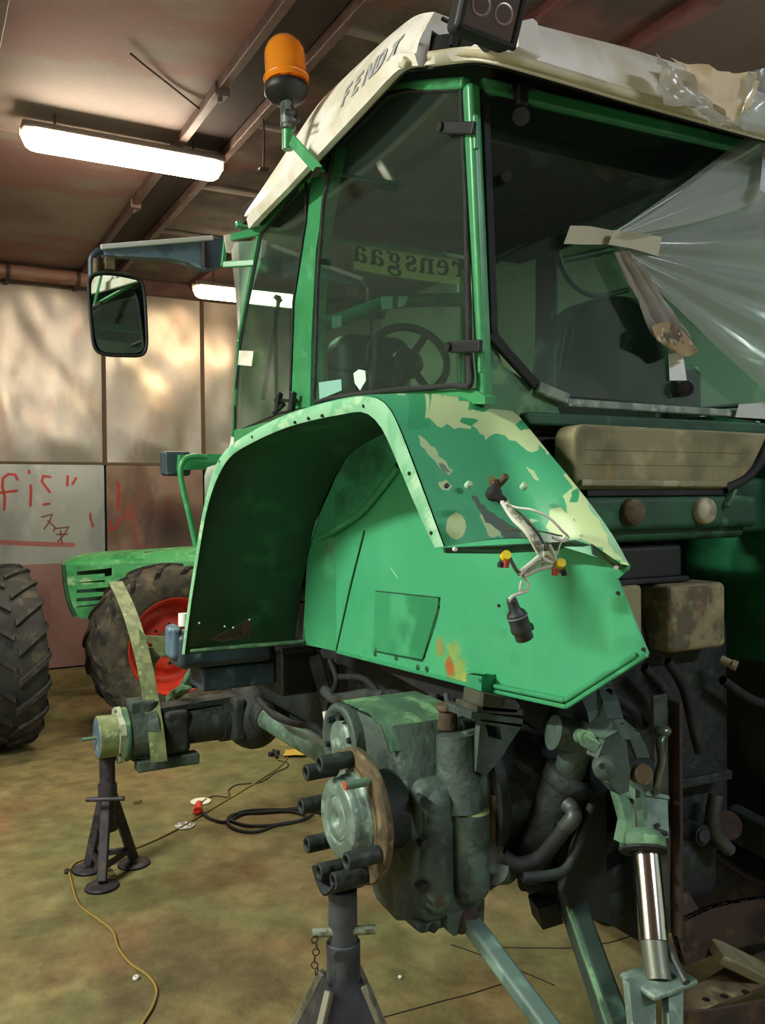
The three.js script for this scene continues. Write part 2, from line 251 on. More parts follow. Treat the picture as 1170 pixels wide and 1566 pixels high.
    if (i) part('seam_strip', box(x - 0.022, x + 0.022, ySeam - 0.02, CEIL - 0.12, wz - 0.02, wz + 0.012, 0.004, 1), plain('#54432f', 0.7), w);
  });
  part('seam_strip', box(ROOM.x0, ROOM.x1, ySeam - 0.014, ySeam + 0.014, wz - 0.02, wz + 0.008, 0.003, 1), plain('#5a4a3a', 0.7), w);
  part('top_rail', box(ROOM.x0, ROOM.x1, CEIL - 0.16, CEIL, wz - 0.02, wz + 0.1, 0.01, 1), mottled('#5b3b30', [['#43291f', 5, 0.4, 0.7]], { size: 0.8 }), w);
}
{ // ceiling with ribs, dusty panels and a corrugated strip
  const f1 = fbm(3, 5, 411), f2 = fbm(4, 5, 431), f3 = fbm(6, 4, 437), g = mul(9), b = rgb('#a2928a'), d = rgb('#82706c'), r = rgb('#a06062'), gy = rgb('#98908a');
  const map = dataTex(512, 512, (u, v) => { let c = mix(b, d, 0.8 * sm(0.48, 0.72, f1(u, v))); c = mix(c, gy, 0.6 * sm(0.5, 0.7, f3(u, v))); c = mix(c, r, 0.5 * sm(0.54, 0.7, f2(u * 1, v * 2))); const n = (g() - 0.5) * 8; return [c[0] + n, c[1] + n, c[2] + n]; });
  map.repeat.set(1 / 4.5, 1 / 4.5);
  const cm = new THREE.MeshPhysicalMaterial({ map, roughness: 0.7 });
  const ce = struct('ceiling', box(ROOM.x0 - 0.2, ROOM.x1 + 0.2, CEIL + 0.02, CEIL + 0.2, ROOM.z0 - 0.2, ROOM.z1 + 0.2, 0.001, 1), plain('#3a2f2b', 0.9));
  const rib = mottled('#6d5750', [['#54413c', 5, 0.4, 0.7], ['#8a6a63', 8, 0.6, 0.8]], { size: 0.6, rough: 0.55 });
  const ribRed = mottled('#7a4a48', [['#5d3736', 5, 0.4, 0.7]], { size: 0.6, rough: 0.55 });
  const xs = [ROOM.x0, -2.6, -1.37, -0.19]; for (let i = 0; i < 3; i++) for (let z = ROOM.z1; z > ROOM.z0; z -= 3.55) part('ceiling_panel', box(xs[i] + 0.006, xs[i + 1] - 0.006, CEIL, CEIL + 0.025, Math.max(z - 3.55, ROOM.z0) + 0.005, z - 0.005, 0.004, 1), cm, ce);
  const corr = mottled('#71645c', [['#574b46', 5, 0.4, 0.7], ['#7d5a52', 4, 0.6, 0.8]], { size: 1.2, rough: 0.6 });
  const zs = [ROOM.z0, -5.9, -4.66, -3.42, -2.12, -0.85, 0.4, 1.65, 2.9, 4.2, ROOM.z1];
  for (let k = 0; k < zs.length - 1; k++) { // corrugated panels
    const gs = [], n = 26, w = (zs[k + 1] - zs[k]) / n; const rows = []; for (let i = 0; i <= n * 2; i++) { const z = zs[k] + 0.02 + (zs[k + 1] - zs[k] - 0.04) * i / (n * 2); rows.push([V(0.2, CEIL + (i % 2) * 0.014, z), V(1.0, CEIL + (i % 2) * 0.014, z)]); } gs.push(shell(rows, 0.003)); part('corrugated_panel', gs, corr, ce);
    part('cross_rib', box(0.16, 1.0, CEIL - 0.02, CEIL + 0.02, zs[k + 1] - 0.025, zs[k + 1] + 0.02, 0.004, 1), plain('#8a7e74', 0.5), ce);
  }
  for (const [a, c2] of [[1.04, 1.62], [1.7, 2.9], [2.95, ROOM.x1]]) for (let z = ROOM.z1; z > ROOM.z0; z -= 4.75) part('ceiling_panel', box(a, c2, CEIL, CEIL + 0.025, Math.max(z - 4.75, ROOM.z0) + 0.005, z - 0.005, 0.004, 1), mottled('#6b5350', [['#54403f', 3, 0.45, 0.7], ['#7d5350', 4, 0.55, 0.75]], { size: 2, res: 128, rough: 0.6 }), ce);
  for (const [x, w, h, m] of [[-2.6, 0.04, 0.03, rib], [-1.37, 0.05, 0.04, rib], [-0.17, 0.055, 0.06, rib], [0.17, 0.055, 0.06, rib], [1.02, 0.06, 0.05, ribRed], [1.66, 0.1, 0.06, ribRed], [2.92, 0.06, 0.05, ribRed]]) part('ceiling_rib', box(x - w / 2, x + w / 2, CEIL - h, CEIL + 0.01, ROOM.z0, ROOM.z1, 0.008, 1), m, ce);
  part('ceiling_recess', box(-0.14, 0.14, CEIL + 0.008, CEIL + 0.02, ROOM.z0, ROOM.z1, 0.002, 1), plain('#40342f', 0.8), ce);
  for (const z of [-3.0, -1.6, -5.2]) part('rib_clamp', [box(-0.215, -0.125, CEIL - 0.085, CEIL - 0.01, z - 0.05, z + 0.05, 0.01, 2), cyl(V(-0.17, CEIL - 0.11, z), V(-0.17, CEIL - 0.07, z), 0.014)], rib, ce);
}
// fluorescent fittings: a trough with a bulging diffuser, and the light it gives just below
function fluorescent(label, k, hang = 0) {
  const L = LAMPS[k], c = V(...L.at), ax = { x: V(1, 0, 0), y: V(0, 1, 0), z: V(0, 0, 1) }[L.axis], sd = { x: V(0, 0, 1), y: V(0, 0, 1), z: V(1, 0, 0) }[L.axis], dn = L.axis === 'y' ? V(-1, 0, 0) : V(0, 1, 0), h = L.len / 2;
  const t = thing('fluorescent_lamp', label, 'lamp', c);
  const prof = (w, y0, y1, n) => { const a = []; for (let i = 0; i <= n; i++) { const q = Math.PI * i / n; a.push([-Math.cos(q) * w, y0 + (y1 - y0) * Math.sin(q) ** 0.75]); } return a; };
  const rows = []; for (let i = 0; i <= 24; i++) { const s0 = -1 + 2 * i / 24, s = Math.sign(s0) * Math.abs(s0) ** 0.45, e = Math.max(0.12, Math.sqrt(Math.max(0, 1 - Math.max(0, (Math.abs(s) - 0.88) / 0.12) ** 2))); rows.push(prof(0.088 * (0.45 + 0.55 * e), 0.035, -0.075 * e, 12).map(([w, y]) => c.clone().addScaledVector(ax, s * h).addScaledVector(sd, w).addScaledVector(dn, y))); }
  if (L.axis === 'y') part('wall_plate', box(ROOM.x0, c.x - 0.07, c.y - h * 0.8, c.y + h * 0.8, c.z - 0.05, c.z + 0.05, 0.005), plain('#6a5f56', 0.6), t);
  part('lamp_housing', bar(c.clone().addScaledVector(ax, -h - 0.012).addScaledVector(dn, 0.055), c.clone().addScaledVector(ax, h + 0.012).addScaledVector(dn, 0.055), 0.19, 0.05, dn, 0.02), plain('#6a5f56', 0.6), t);
  part('lamp_diffuser', shell(rows, 0.003), plain('#fff6e6', 0.5, 0, { emissive: new THREE.Color(L.color), emissiveIntensity: L.glow }), t);
  for (const s of [-1, 1]) part('clip', bar(c.clone().addScaledVector(ax, s * (h + 0.005)), c.clone().addScaledVector(ax, s * (h + 0.005)).addScaledVector(dn, 0.06), 0.03, 0.012, sd), plain('#7d7268', 0.5), t);
  const hy = CEIL - (c.y + 0.08); if (hy > 0.005 && L.axis !== 'y') for (const s of [-1, 1]) part('hanger', cyl(c.clone().addScaledVector(ax, s * h * 0.7).add(V(0, 0.075, 0)), V(c.x, CEIL, c.z).addScaledVector(ax, s * h * 0.7), 0.008), plain('#4a423c', 0.6), t);
  const l = new THREE.RectAreaLight(L.color, L.power, L.axis === 'x' ? L.len : 0.16, L.axis === 'x' ? 0.16 : L.len); l.position.copy(dn).multiplyScalar(-0.08); if (L.axis === 'y') l.rotation.y = -Math.PI / 2; else l.rotation.x = -Math.PI / 2; t.add(l);
}
fluorescent('long glowing fluorescent lamp on the ceiling left of the amber beacon', 'main');
fluorescent('glowing fluorescent lamp by the dented metal wall, half hidden by the cab', 'far');
fluorescent('fluorescent lamp on the ceiling along the left side of the workshop, outside the frame', 'side');
fluorescent('fluorescent lamp on the ceiling behind the viewpoint, outside the frame', 'back');
fluorescent('fluorescent lamp on the ceiling to the right of the tractor, outside the frame', 'right');
fluorescent('upright fluorescent lamp on the left wall of the workshop, outside the frame', 'low');
{ // pipe along the top of the wall
  const z = ROOM.z0 + 0.22, y = Z(60, 420, z).y, x1 = Z(137, 432, z).x;
  const t = thing('wall_pipe', 'pinkish horizontal pipe high on the metal wall, left of the mirror', 'pipe', V(-2, y, z));
  part('pipe', cyl(V(-4.4, y, z), V(x1, y, z), 0.075), mottled('#a37c6c', [['#85604f', 4, 0.4, 0.7]], { size: 0.6, rough: 0.45 }), t);
  part('end_cap', cyl(V(x1 - 0.005, y, z), V(x1 + 0.035, y, z), 0.082), plain('#7c5a48', 0.5), t);
  for (const x of [-3.6, -2.2, -0.9, x1 - 0.12]) part('pipe_bracket', [box(x - 0.02, x + 0.02, y - 0.09, y + 0.09, ROOM.z0 + 0.0, z - 0.05, 0.004, 1), lathe(V(x - 0.02, y, z), V(1, 0, 0), [[0.076, 0], [0.084, 0], [0.084, 0.04], [0.076, 0.04]], 24)], plain('#4b3a31', 0.6), t);
}
{ // wires on the ceiling
  const a = Y(200, 82, CEIL - 0.02), b = Y(215, 95, CEIL - 0.02), c = Y(262, 132, CEIL - 0.012), d = Y(312, 172, CEIL - 0.03);
  solo('ceiling_wire', tube([a, b, c, d], 0.006, 30, 6), plain('#43302a', 0.7), 'thin dark wire running slantwise across the ceiling above the lit lamp', 'wire', a);
  const e = Y(402, 168, CEIL), f = e.clone().add(V(0, -0.36, 0));
  solo('hanging_wire', [tube([e, lerp(e, f, 0.5).add(V(0.006, 0, 0)), f], 0.007, 16, 6), box(f.x - 0.03, f.x + 0.03, f.y - 0.02, f.y, f.z - 0.02, f.z + 0.02)], plain('#4a302a', 0.7), 'short dark drop wire hanging from the ceiling behind the amber beacon', 'wire', e);
}
// ================= the tractor =================
// it stands along -z: left side at x < 0, rear axle at z = 0
const tractor = thing('tractor', 'half-stripped green tractor with a white cab roof, wheels off, raised on stands', 'tractor');
const SX = -0.575, RZ = 0.185;                              // planes of the cab's left side and rear
const S = (a, b, o = 0) => X(a, b, SX + o), R = (a, b, o = 0) => Z(a, b, RZ + o);
const mirrorX = (p) => V(-p.x, p.y, p.z);

// ---- fender: arched sheet, lip, inner wall ----
const lean = V(1.63, 0, -0.15).normalize(), leanP = V(-0.78, 0, 0.58), XI = -0.46;
const outer = (a, b) => PL(a, b, leanP, lean);
const creasePx = [[281, 1000], [290, 930], [300, 860], [311, 790], [321, 745], [332, 712], [350, 686], [385, 662], [430, 639], [480, 622], [530, 610], [562, 607], [584, 613], [602, 634], [625, 688], [652, 760], [680, 836]];
const lipPx = [[283, 1000], [292, 930], [303, 860], [315, 790], [327, 747], [341, 716], [358, 694], [390, 675], [435, 655], [480, 642], [530, 632], [553, 629], [571, 637], [589, 660], [612, 712], [640, 778], [668, 838]];
const NF = 60;
const crease = crv(creasePx.map(([a, b]) => outer(a, b)), NF), lipE = crv(lipPx.map(([a, b]) => outer(a, b)), NF);
const rearInner = X(962, 866, XI), rearMid = Z(890, 829, 0.585);
function fenderRows(nc = 14) {
  const rows = [];
  for (let j = 0; j <= NF; j++) {
    const o = crease[j], r = [], inner = V(XI - 0.05 * sm(-0.8, -1.05, o.z), o.y, o.z);
    for (let i = 0; i <= nc; i++) { const u = i / nc, p = lerp(o, inner, u); p.y += 0.012 * Math.sin(u * Math.PI) * sm(-0.9, -0.5, o.z); const k = sm(0.8, 1, j / NF) * sm(0.7, 1, u); p.y -= k * (crease[NF].y - rearInner.y); p.z += k * (rearInner.z - crease[NF].z); r.push(p); }
    rows.push(r);
  }
  return rows;
}
const fRows = fenderRows();
// where a pixel falls on the arched sheet: (u across, v along)
function fenderUV(px, py) { let best = 1e9, r = [0, 0]; for (let j = 30; j <= NF; j++) for (let i = 0; i < fRows[j].length; i++) { const q = fuvCache[j][i], e = (q[0] - px) ** 2 + (q[1] - py) ** 2; if (e < best) { best = e; r = [j, i]; } }
  let [j, i] = r, out = [i, j]; // refine by one Newton step on the local frame
  const i1 = Math.min(i + 1, fRows[0].length - 1), j1 = Math.min(j + 1, NF), i0 = i1 - 1, j0 = j1 - 1, a = fuvCache[j0][i0], bx = fuvCache[j0][i1], by = fuvCache[j1][i0], e1 = [bx[0] - a[0], bx[1] - a[1]], e2 = [by[0] - a[0], by[1] - a[1]], d = [px - a[0], py - a[1]], det = e1[0] * e2[1] - e1[1] * e2[0];
  if (Math.abs(det) > 1e-6) out = [i0 + (d[0] * e2[1] - d[1] * e2[0]) / det, j0 + (e1[0] * d[1] - e1[1] * d[0]) / det];
  return [out[0] / (fRows[0].length - 1), out[1] / NF];
}
const fuvCache = fRows.map((r) => r.map(toPx));
function canvasTex(w, h, paint) { const cv = document.createElement('canvas'); cv.width = w; cv.height = h; const c = cv.getContext('2d'); paint(c); const t = new THREE.CanvasTexture(cv); t.colorSpace = THREE.SRGBColorSpace; t.magFilter = THREE.LinearFilter; return t; }
const speckle = (c, w, h, cols, n, r0, r1, al, seed) => { const r = mul(seed); for (let k = 0; k < n; k++) { c.globalAlpha = al * r(); c.fillStyle = cols[Math.floor(r() * cols.length)]; c.beginPath(); c.ellipse(r() * w, r() * h, r0 + (r1 - r0) * r(), r0 + (r1 - r0) * r(), r() * 3, 0, 7); c.fill(); } c.globalAlpha = 1; };
const rough = (pts, amp, seed) => { const r = mul(seed), o = []; pts.forEach((p, i) => { const q = pts[(i + 1) % pts.length], n = Math.max(1, Math.round(Math.hypot(q[0] - p[0], q[1] - p[1]) / 7)); for (let k = 0; k < n; k++) o.push([p[0] + (q[0] - p[0]) * k / n + (r() - 0.5) * amp, p[1] + (q[1] - p[1]) * k / n + (r() - 0.5) * amp]); }); return o; };
const fenderTop = new THREE.MeshPhysicalMaterial({ roughness: 0.38, map: canvasTex(768, 2048, (c) => {
  const w = 768, h = 2048, flip = (v) => (1 - v) * h;
  c.fillStyle = '#48a878'; c.fillRect(0, 0, w, h); speckle(c, w, h, ['#3c9a6a', '#54b486', '#4cac7c'], 500, 10, 70, 0.18, 3);
  const poly = (pts, col, seed, amp = 7) => { c.fillStyle = col; c.beginPath(); rough(pts, amp, seed).map(([a, b]) => fenderUV(a, b)).forEach(([u, v], i) => i ? c.lineTo(u * w, flip(v)) : c.moveTo(u * w, flip(v))); c.closePath(); c.fill(); };
  const P = '#bdd49c', P2 = '#b2cb9b';
  poly([[575, 606], [640, 610], [730, 612], [815, 617], [850, 655], [880, 700], [910, 755], [938, 812], [965, 868], [930, 850], [905, 828], [890, 812], [876, 792], [868, 772], [872, 745], [862, 722], [850, 702], [826, 686], [806, 692], [790, 680], [768, 668], [745, 670], [722, 655], [692, 656], [668, 650], [640, 640], [612, 632]], P, 21, 10);
  poly([[850, 655], [880, 700], [910, 755], [938, 812], [965, 868], [945, 850], [915, 800], [885, 740], [855, 690]], '#8fc09a', 22, 6);
  for (const [x, y, a, b, s] of [[636, 650, 22, 9, 1], [655, 632, 16, 6, 2], [734, 626, 18, 5, 3], [715, 645, 14, 6, 4], [800, 652, 12, 8, 5], [846, 690, 8, 12, 6], [880, 760, 7, 10, 8]]) { const q = []; for (let k = 0; k < 9; k++) q.push([x + a * Math.cos(k * 0.7), y + b * Math.sin(k * 0.7)]); poly(q, '#3c9c6a', 60 + s, 5); }
  poly([[640, 668], [652, 676], [672, 698], [690, 722], [685, 729], [668, 712], [652, 694], [640, 680]], P2, 23, 4); poly([[670, 708], [680, 714], [687, 722], [680, 726], [671, 716]], '#6f8f78', 24, 3);
  poly([[668, 738], [682, 736], [691, 746], [686, 753], [674, 751]], P2, 25, 3); const q = []; for (let k = 0; k < 12; k++) q.push([696 + 16 * Math.cos(k * 0.524), 806 + 20 * Math.sin(k * 0.524)]); poly(q, P, 26, 3);
  poly([[843, 784], [856, 778], [874, 790], [886, 806], [898, 826], [846, 828], [838, 806]], P, 27, 6); poly([[733, 786], [752, 800], [766, 822], [748, 822], [738, 806]], P2, 28, 4); poly([[806, 716], [818, 722], [826, 738], [815, 732]], P2, 29, 3); poly([[808, 794], [822, 796], [812, 802]], P2, 30, 2);
  poly([[719, 758], [731, 764], [748, 784], [766, 796], [792, 812], [806, 832], [780, 834], [762, 812], [742, 798], [730, 782]], '#56685f', 31, 4); poly([[790, 815], [850, 818], [880, 830], [800, 834]], '#6c7f6b', 32, 4);
  poly([[744, 730], [756, 728], [760, 746], [746, 746]], '#7c8b45', 34, 3);
}) });
const wheelArch = part('fender', shell(fRows.map((r) => r.slice().reverse()).map((r) => r.reverse()), 0.004, true), fenderTop, tractor, 'left rear fender, sanded in pale patches');
{ // inside face of the arch: dirty green, darkened to paint in its shade
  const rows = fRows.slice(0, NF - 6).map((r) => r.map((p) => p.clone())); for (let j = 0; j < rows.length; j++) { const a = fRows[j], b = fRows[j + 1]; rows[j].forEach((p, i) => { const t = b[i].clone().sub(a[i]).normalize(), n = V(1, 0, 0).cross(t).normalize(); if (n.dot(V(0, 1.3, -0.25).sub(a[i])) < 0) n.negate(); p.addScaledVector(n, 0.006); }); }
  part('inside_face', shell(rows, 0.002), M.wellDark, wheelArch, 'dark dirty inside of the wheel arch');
}
{
  const rows = []; for (let j = 0; j <= NF; j++) rows.push([lipE[j], lerp(lipE[j], crease[j], 0.5).add(V(-0.006, 0, 0)), crease[j]]);
  part('fender_lip', shell(rows, 0.004), M.edge, wheelArch, 'pale sanded outer lip with bolt holes');
  for (const [a, b] of [[390, 668], [455, 646], [476, 640], [497, 636], [561, 621], [631, 724], [665, 815], [340, 706]]) { const p = outer(a, b); part('bolt_hole', cyl(p.clone().add(V(-0.011, 0, 0)), p.clone().add(V(-0.004, 0, 0)), 0.0045, 0.0045, 10), M.black, wheelArch); }
  // turned-down rear edge
  const e = [Z(680, 838, 0.582), Z(760, 836, 0.59), Z(862, 829, 0.59)], e2 = [Z(905, 834, 0.59), X(930, 852, XI - 0.01), X(958, 868, XI)];
  part('rear_flange', [prism([e[0], e[1], e[2], Z(864, 838, 0.58), Z(850, 842, 0.58), Z(760, 847, 0.58), Z(682, 846, 0.575)], V(0.003, 0, -0.012))], M.darkGreen, wheelArch, 'dark turned-down rear edge');
  part('rear_flange', [prism([Z(864, 828, 0.59), Z(880, 826, 0.59), e2[0], Z(892, 836, 0.58), Z(866, 836, 0.58)], V(0, 0, -0.01)), prism([Z(906, 832, 0.585), e2[2], X(950, 872, XI), Z(908, 848, 0.575)], V(0.004, 0, -0.01))], M.dustyGreen, wheelArch);
  for (const [a, b] of [[697, 840], [944, 868]]) { const p = Z(a, b, 0.592); part('bolt_hole', cyl(p, p.clone().add(V(0, 0, -0.006)), 0.004, 0.004, 10), M.paper, wheelArch); }
  // screw heads and the torn bracket stub on top
  for (const [a, b] of [[718, 740], [803, 742]]) { const [u, v] = fenderUV(a, b), j = Math.round(v * NF), p = lerp(fRows[j][0], fRows[j].at(-1), u), n = V(0, 0.55, 0.84); const d = dir(a, b), q = CP.clone().addScaledVector(d, p.clone().sub(CP).dot(n) / d.dot(n)); part('screw_head', lathe(q, n, [[0, 0.004], [0.006, 0.004], [0.0085, 0.001], [0.0085, -0.01]], 14), plain('#a6cfa8', 0.5), wheelArch); }
  { const p = Z(760, 737, 0.46); part('bracket_stub', [bar(p.clone().add(V(-0.014, 0, 0)), p.clone().add(V(0.014, 0, 0)), 0.016, 0.012), cyl(p.clone().add(V(0.006, -0.008, -0.008)), p.clone().add(V(0.01, 0.012, 0.02)), 0.009, 0.008, 8)], M.rust, wheelArch); }
  { const p = Z(682, 744, 0.43); part('bolt_hole', cyl(p, p.clone().add(V(0, 0.003, 0.006)), 0.005), M.black, wheelArch); }
}
// inner wall of the wheel well
const IW = (a, b, o = 0) => X(a, b, XI + o);
const cornerTop = V(XI - 0.045, 1.85, -1.05), cornerBot = Z(463, 985, -1.06);
const archAt = (z) => { let b = crease[0], e = 9; for (const p of crease) { const d = Math.abs(p.z - z); if (d < e && p.y > 1.3) { e = d; b = p; } } return b.y; };
const foldB = IW(515, 996);
{
  const pts = [foldB, IW(620, 1022), IW(755, 1056), IW(866, 1081), IW(991, 1000), IW(944, 886), IW(960, 872), IW(962, 866)];
  for (let j = NF - 4; j >= 22; j -= 3) if (crease[j].z > foldB.z + 0.02 && crease[j].z < rearInner.z) pts.push(V(XI, fRows[j].at(-1).y - 0.002, fRows[j].at(-1).z));
  pts.push(V(XI, archAt(foldB.z), foldB.z));
  const g = prism(pts, V(0.005, 0, 0)); // uv over the wall: z from -0.9 to 0.9, y from 1.0 to 2.1
  const p = g.attributes.position, uv = []; for (let i = 0; i < p.count; i++) uv.push((p.getZ(i) + 0.95) / 1.9, (p.getY(i) - 1.0) / 1.1); g.setAttribute('uv', new THREE.Float32BufferAttribute(uv, 2)); g.userData.keepUV = true;
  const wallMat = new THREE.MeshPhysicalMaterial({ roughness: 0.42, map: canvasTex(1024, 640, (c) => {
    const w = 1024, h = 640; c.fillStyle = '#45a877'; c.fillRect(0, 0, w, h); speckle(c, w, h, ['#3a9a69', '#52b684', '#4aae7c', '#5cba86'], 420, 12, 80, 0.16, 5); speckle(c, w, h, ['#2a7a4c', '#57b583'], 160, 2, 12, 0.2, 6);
    const at = (a, b) => { const q = IW(a, b); return [(q.z + 0.95) / 1.9 * w, (1 - (q.y - 1.0) / 1.1) * h]; };
    { const k = mul(77); for (let i = 0; i < 260; i++) { const px = 486 + k() * 160, py = 640 + k() * 190, lim = 826 - (px - 486) * 0.95; if (py > lim) continue; const [x, y] = at(px, py); c.globalAlpha = 0.12; c.fillStyle = ['#1c3f28', '#274a2c', '#20472f'][i % 3]; c.beginPath(); c.ellipse(x, y, 8 + 26 * k(), 8 + 22 * k(), 0, 0, 7); c.fill(); } c.globalAlpha = 1; }  // dark blotches above the ridge: dirt plus painted shade of the arch
    const blob = (a, b, r, cols, seed, n = 60) => { const k = mul(seed), [x, y] = at(a, b); for (let i = 0; i < n; i++) { c.globalAlpha = 0.22; c.fillStyle = cols[Math.floor(k() * cols.length)]; const an = k() * 7, d = r * Math.sqrt(k()); c.beginPath(); c.ellipse(x + Math.cos(an) * d * 0.6, y + Math.sin(an) * d, 3 + 9 * k(), 3 + 9 * k(), 0, 0, 7); c.fill(); } c.globalAlpha = 1; };
    blob(695, 1020, 44, ['#9aa04a', '#a9a852', '#7f9a4c', '#b5b060'], 8, 90); blob(688, 1022, 12, ['#b8612e', '#a85a2c'], 9, 26); blob(672, 990, 14, ['#a0964a', '#a97a3e'], 10, 20); blob(715, 1048, 18, ['#c0bd6a', '#9aa04a'], 11, 40); blob(665, 935, 10, ['#8a8a4a'], 12, 14);
    c.strokeStyle = '#8fd3a8'; c.lineWidth = 3; c.beginPath(); c.moveTo(...at(597, 868)); c.lineTo(...at(608, 884)); c.stroke();
  }) });
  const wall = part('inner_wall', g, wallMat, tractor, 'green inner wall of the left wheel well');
  // front slice of the well, ridge, access panel, edge ribs
  const tTop = V(XI, archAt(foldB.z), foldB.z), cT = V(XI - 0.045, archAt(-1.0) , -1.02);
  part('well_corner_panel', prism([foldB, cornerBot, cT, tTop], V(0.005, 0, -0.002)), M.fenderIn, tractor);
  part('corner_seam', tube([cornerBot.clone().add(V(0, 0.0, 0.004)), Z(484, 825, -1.02), Z(481, 760, -1.0), Z(470, 690, -0.92)], 0.006, 20, 8), M.dustyGreen, wheelArch);
  part('wheel_well_ridge', tube([Z(484, 826, -1.0), X(520, 806, XI - 0.02), X(552, 783, XI - 0.015), X(585, 745, XI - 0.012), X(610, 712, XI - 0.008)], 0.013, 24, 8), M.fenderIn, wall);
  part('fold_line', tube([foldB.clone().add(V(-0.002, 0.004, 0)), IW(535, 900, -0.003), IW(557, 812, -0.003)], 0.0035, 10, 6), M.darkGreen, wall);
  part('access_panel', prism([IW(575, 904), IW(672, 914), IW(670, 932), IW(648, 1008), IW(572, 994)], V(-0.0045, 0, 0)), M.fenderIn, wall);
  for (const l of [[[575, 904], [672, 914]], [[671, 914], [669, 934], [646, 1009]], [[572, 995], [645, 1010]]]) part('panel_joint', tube(l.map(([a, b]) => IW(a, b, -0.004)), 0.0022, 12, 5), M.darkGreen, wall);
  for (const [a, b] of [[638, 1021], [652, 1023], [573, 1000], [605, 1006]]) part('slot', lathe(IW(a, b, -0.0035), V(1, 0, 0), [[0, 0], [0.008, 0], [0.009, 0.004]], 14).scale(1, 1, 1), M.darkGreen, wall);
  for (const [a, b] of [[670, 928], [648, 1003], [575, 992], [944, 907], [983, 993], [762, 926]]) part('screw', lathe(IW(a, b, -0.004), V(-1, 0, 0), [[0.004, -0.004], [0.004, 0.001], [0, 0.002]], 10), M.rustDark, wall);
  part('edge_rib', [bar(IW(756, 1049, -0.006), IW(864, 1071, -0.006), 0.014, 0.014, V(1, 0, 0), 0.006), bar(IW(864, 1071, -0.006), IW(974, 1001, -0.006), 0.014, 0.014, V(1, 0, 0), 0.006)], M.fenderIn, wall);
  part('bottom_edge', [bar(IW(516, 997, -0.003), IW(755, 1057, -0.003), 0.012, 0.01, V(1, 0, 0), 0.004), bar(IW(755, 1057, -0.003), IW(866, 1081, -0.003), 0.012, 0.01, V(1, 0, 0), 0.004), bar(IW(866, 1081, -0.003), IW(990, 1001, -0.003), 0.012, 0.01, V(1, 0, 0), 0.004)], M.fenderIn, wall);
  const b = [IW(713, 1033, -0.05), IW(738, 1036, -0.05)];
  part('wall_bracket', [prism([IW(713, 1031, -0.045), IW(737, 1034, -0.045), IW(736, 1062, -0.045), IW(714, 1060, -0.045)], V(0.05, 0, 0)), prism([IW(713, 1028, -0.046), IW(742, 1032, -0.046), IW(755, 1035, 0), IW(727, 1030, 0)], V(0, 0.004, 0)), cyl(IW(714, 1054, -0.06), IW(714, 1054, -0.04), 0.008, 0.008, 6), cyl(IW(733, 1040, -0.05), IW(733, 1040, -0.04), 0.004, 0.004, 8)], M.fenderIn, wall);
  // the rim of the well at front: lower flange of the front plate
  part('front_lower_flange', [bar(crease[0].clone().add(V(0.02, 0.012, 0.012)), cornerBot.clone().add(V(0, 0.012, 0.012)), 0.03, 0.012, V(0, 1, 0), 0.004)], M.dustyGreen, wheelArch);
  part('rust_streak', prism([Z(322, 978, -1.05), Z(384, 945, -1.04), Z(386, 972, -1.05), Z(340, 982, -1.05)], V(0, 0, 0.003)), M.rustDark, wheelArch);
  for (const [a, b2] of [[305, 953], [344, 958], [357, 960], [382, 948]]) { const p = Z(a, b2, -1.035); part('screw', ball(p, 0.004), M.edge, wheelArch); }
}
{ // right fender, the same sheet turned over
  const rows = fRows.map((r) => r.map(mirrorX).reverse()), m2 = mottled('#2c7c54', [['#236845', 3, 0.4, 0.7], ['#3c8c60', 7, 0.55, 0.8]], { size: 0.9, rough: 0.5 });
  const rf = part('fender', shell(rows, 0.004), m2, tractor, 'right rear fender');
  const pts = [IW(515, 996), IW(755, 1056), IW(866, 1081), IW(991, 1000), IW(944, 886), IW(962, 866)]; for (let j = NF - 4; j >= 22; j -= 3) if (crease[j].z > foldB.z + 0.02 && crease[j].z < rearInner.z) pts.push(V(XI, fRows[j].at(-1).y, fRows[j].at(-1).z)); pts.push(V(XI, archAt(foldB.z), foldB.z));
  part('inner_wall', prism(pts.map(mirrorX).reverse(), V(-0.005, 0, 0)), m2, tractor);
}

// ---- cab ----
const frame = part('cab_frame', [
  bar(R(720, 128), R(741, 610), 0.036, 0.04, V(0, 0, 1), 0.014),                                          // rear left pillar
  prism([S(477, 266), S(509, 220), S(497, 296), S(483, 382), S(476, 523), S(474, 622), S(442, 626), S(444, 613), S(450, 460), S(464, 360), S(470, 332)], V(0.05, 0, 0)),
  bar(S(606, 134), S(508, 223), 0.03, 0.022, V(1, 0, 0), 0.008), bar(S(480, 262), S(398, 352), 0.03, 0.018, V(1, 0, 0), 0.006),
  bar(S(606, 134), R(714, 127), 0.03, 0.03, V(0, 1, 0), 0.01),
  bar(R(735, 131), V(0.57, R(1105, 214).y, RZ), 0.03, 0.04, V(0, 1, 0), 0.01),
  bar(S(398, 352), S(366, 520), 0.02, 0.02, V(0, 0, 1), 0.006), bar(S(366, 520), S(357, 668), 0.02, 0.02, V(0, 0, 1), 0.006),
  bar(V(0.57, 2.8, RZ), V(0.57, 1.98, RZ), 0.036, 0.04, V(0, 0, 1), 0.014),
  bar(V(0.575, 2.86, RZ), V(0.575, 2.9, -0.7), 0.03, 0.03, V(0, 1, 0), 0.01), bar(V(0.575, 2.9, -0.7), V(0.575, 2.84, -1.6), 0.03, 0.03, V(0, 1, 0), 0.01),
  bar(V(0.575, 2.84, -1.6), V(0.575, 1.95, -1.63), 0.03, 0.04, V(0, 0, 1), 0.01),
  bar(V(-0.57, 2.93, -1.6), V(0.57, 2.93, -1.6), 0.03, 0.03, V(0, 1, 0), 0.01),
], M.cabGreen, tractor, 'green painted cab pillars and rails');
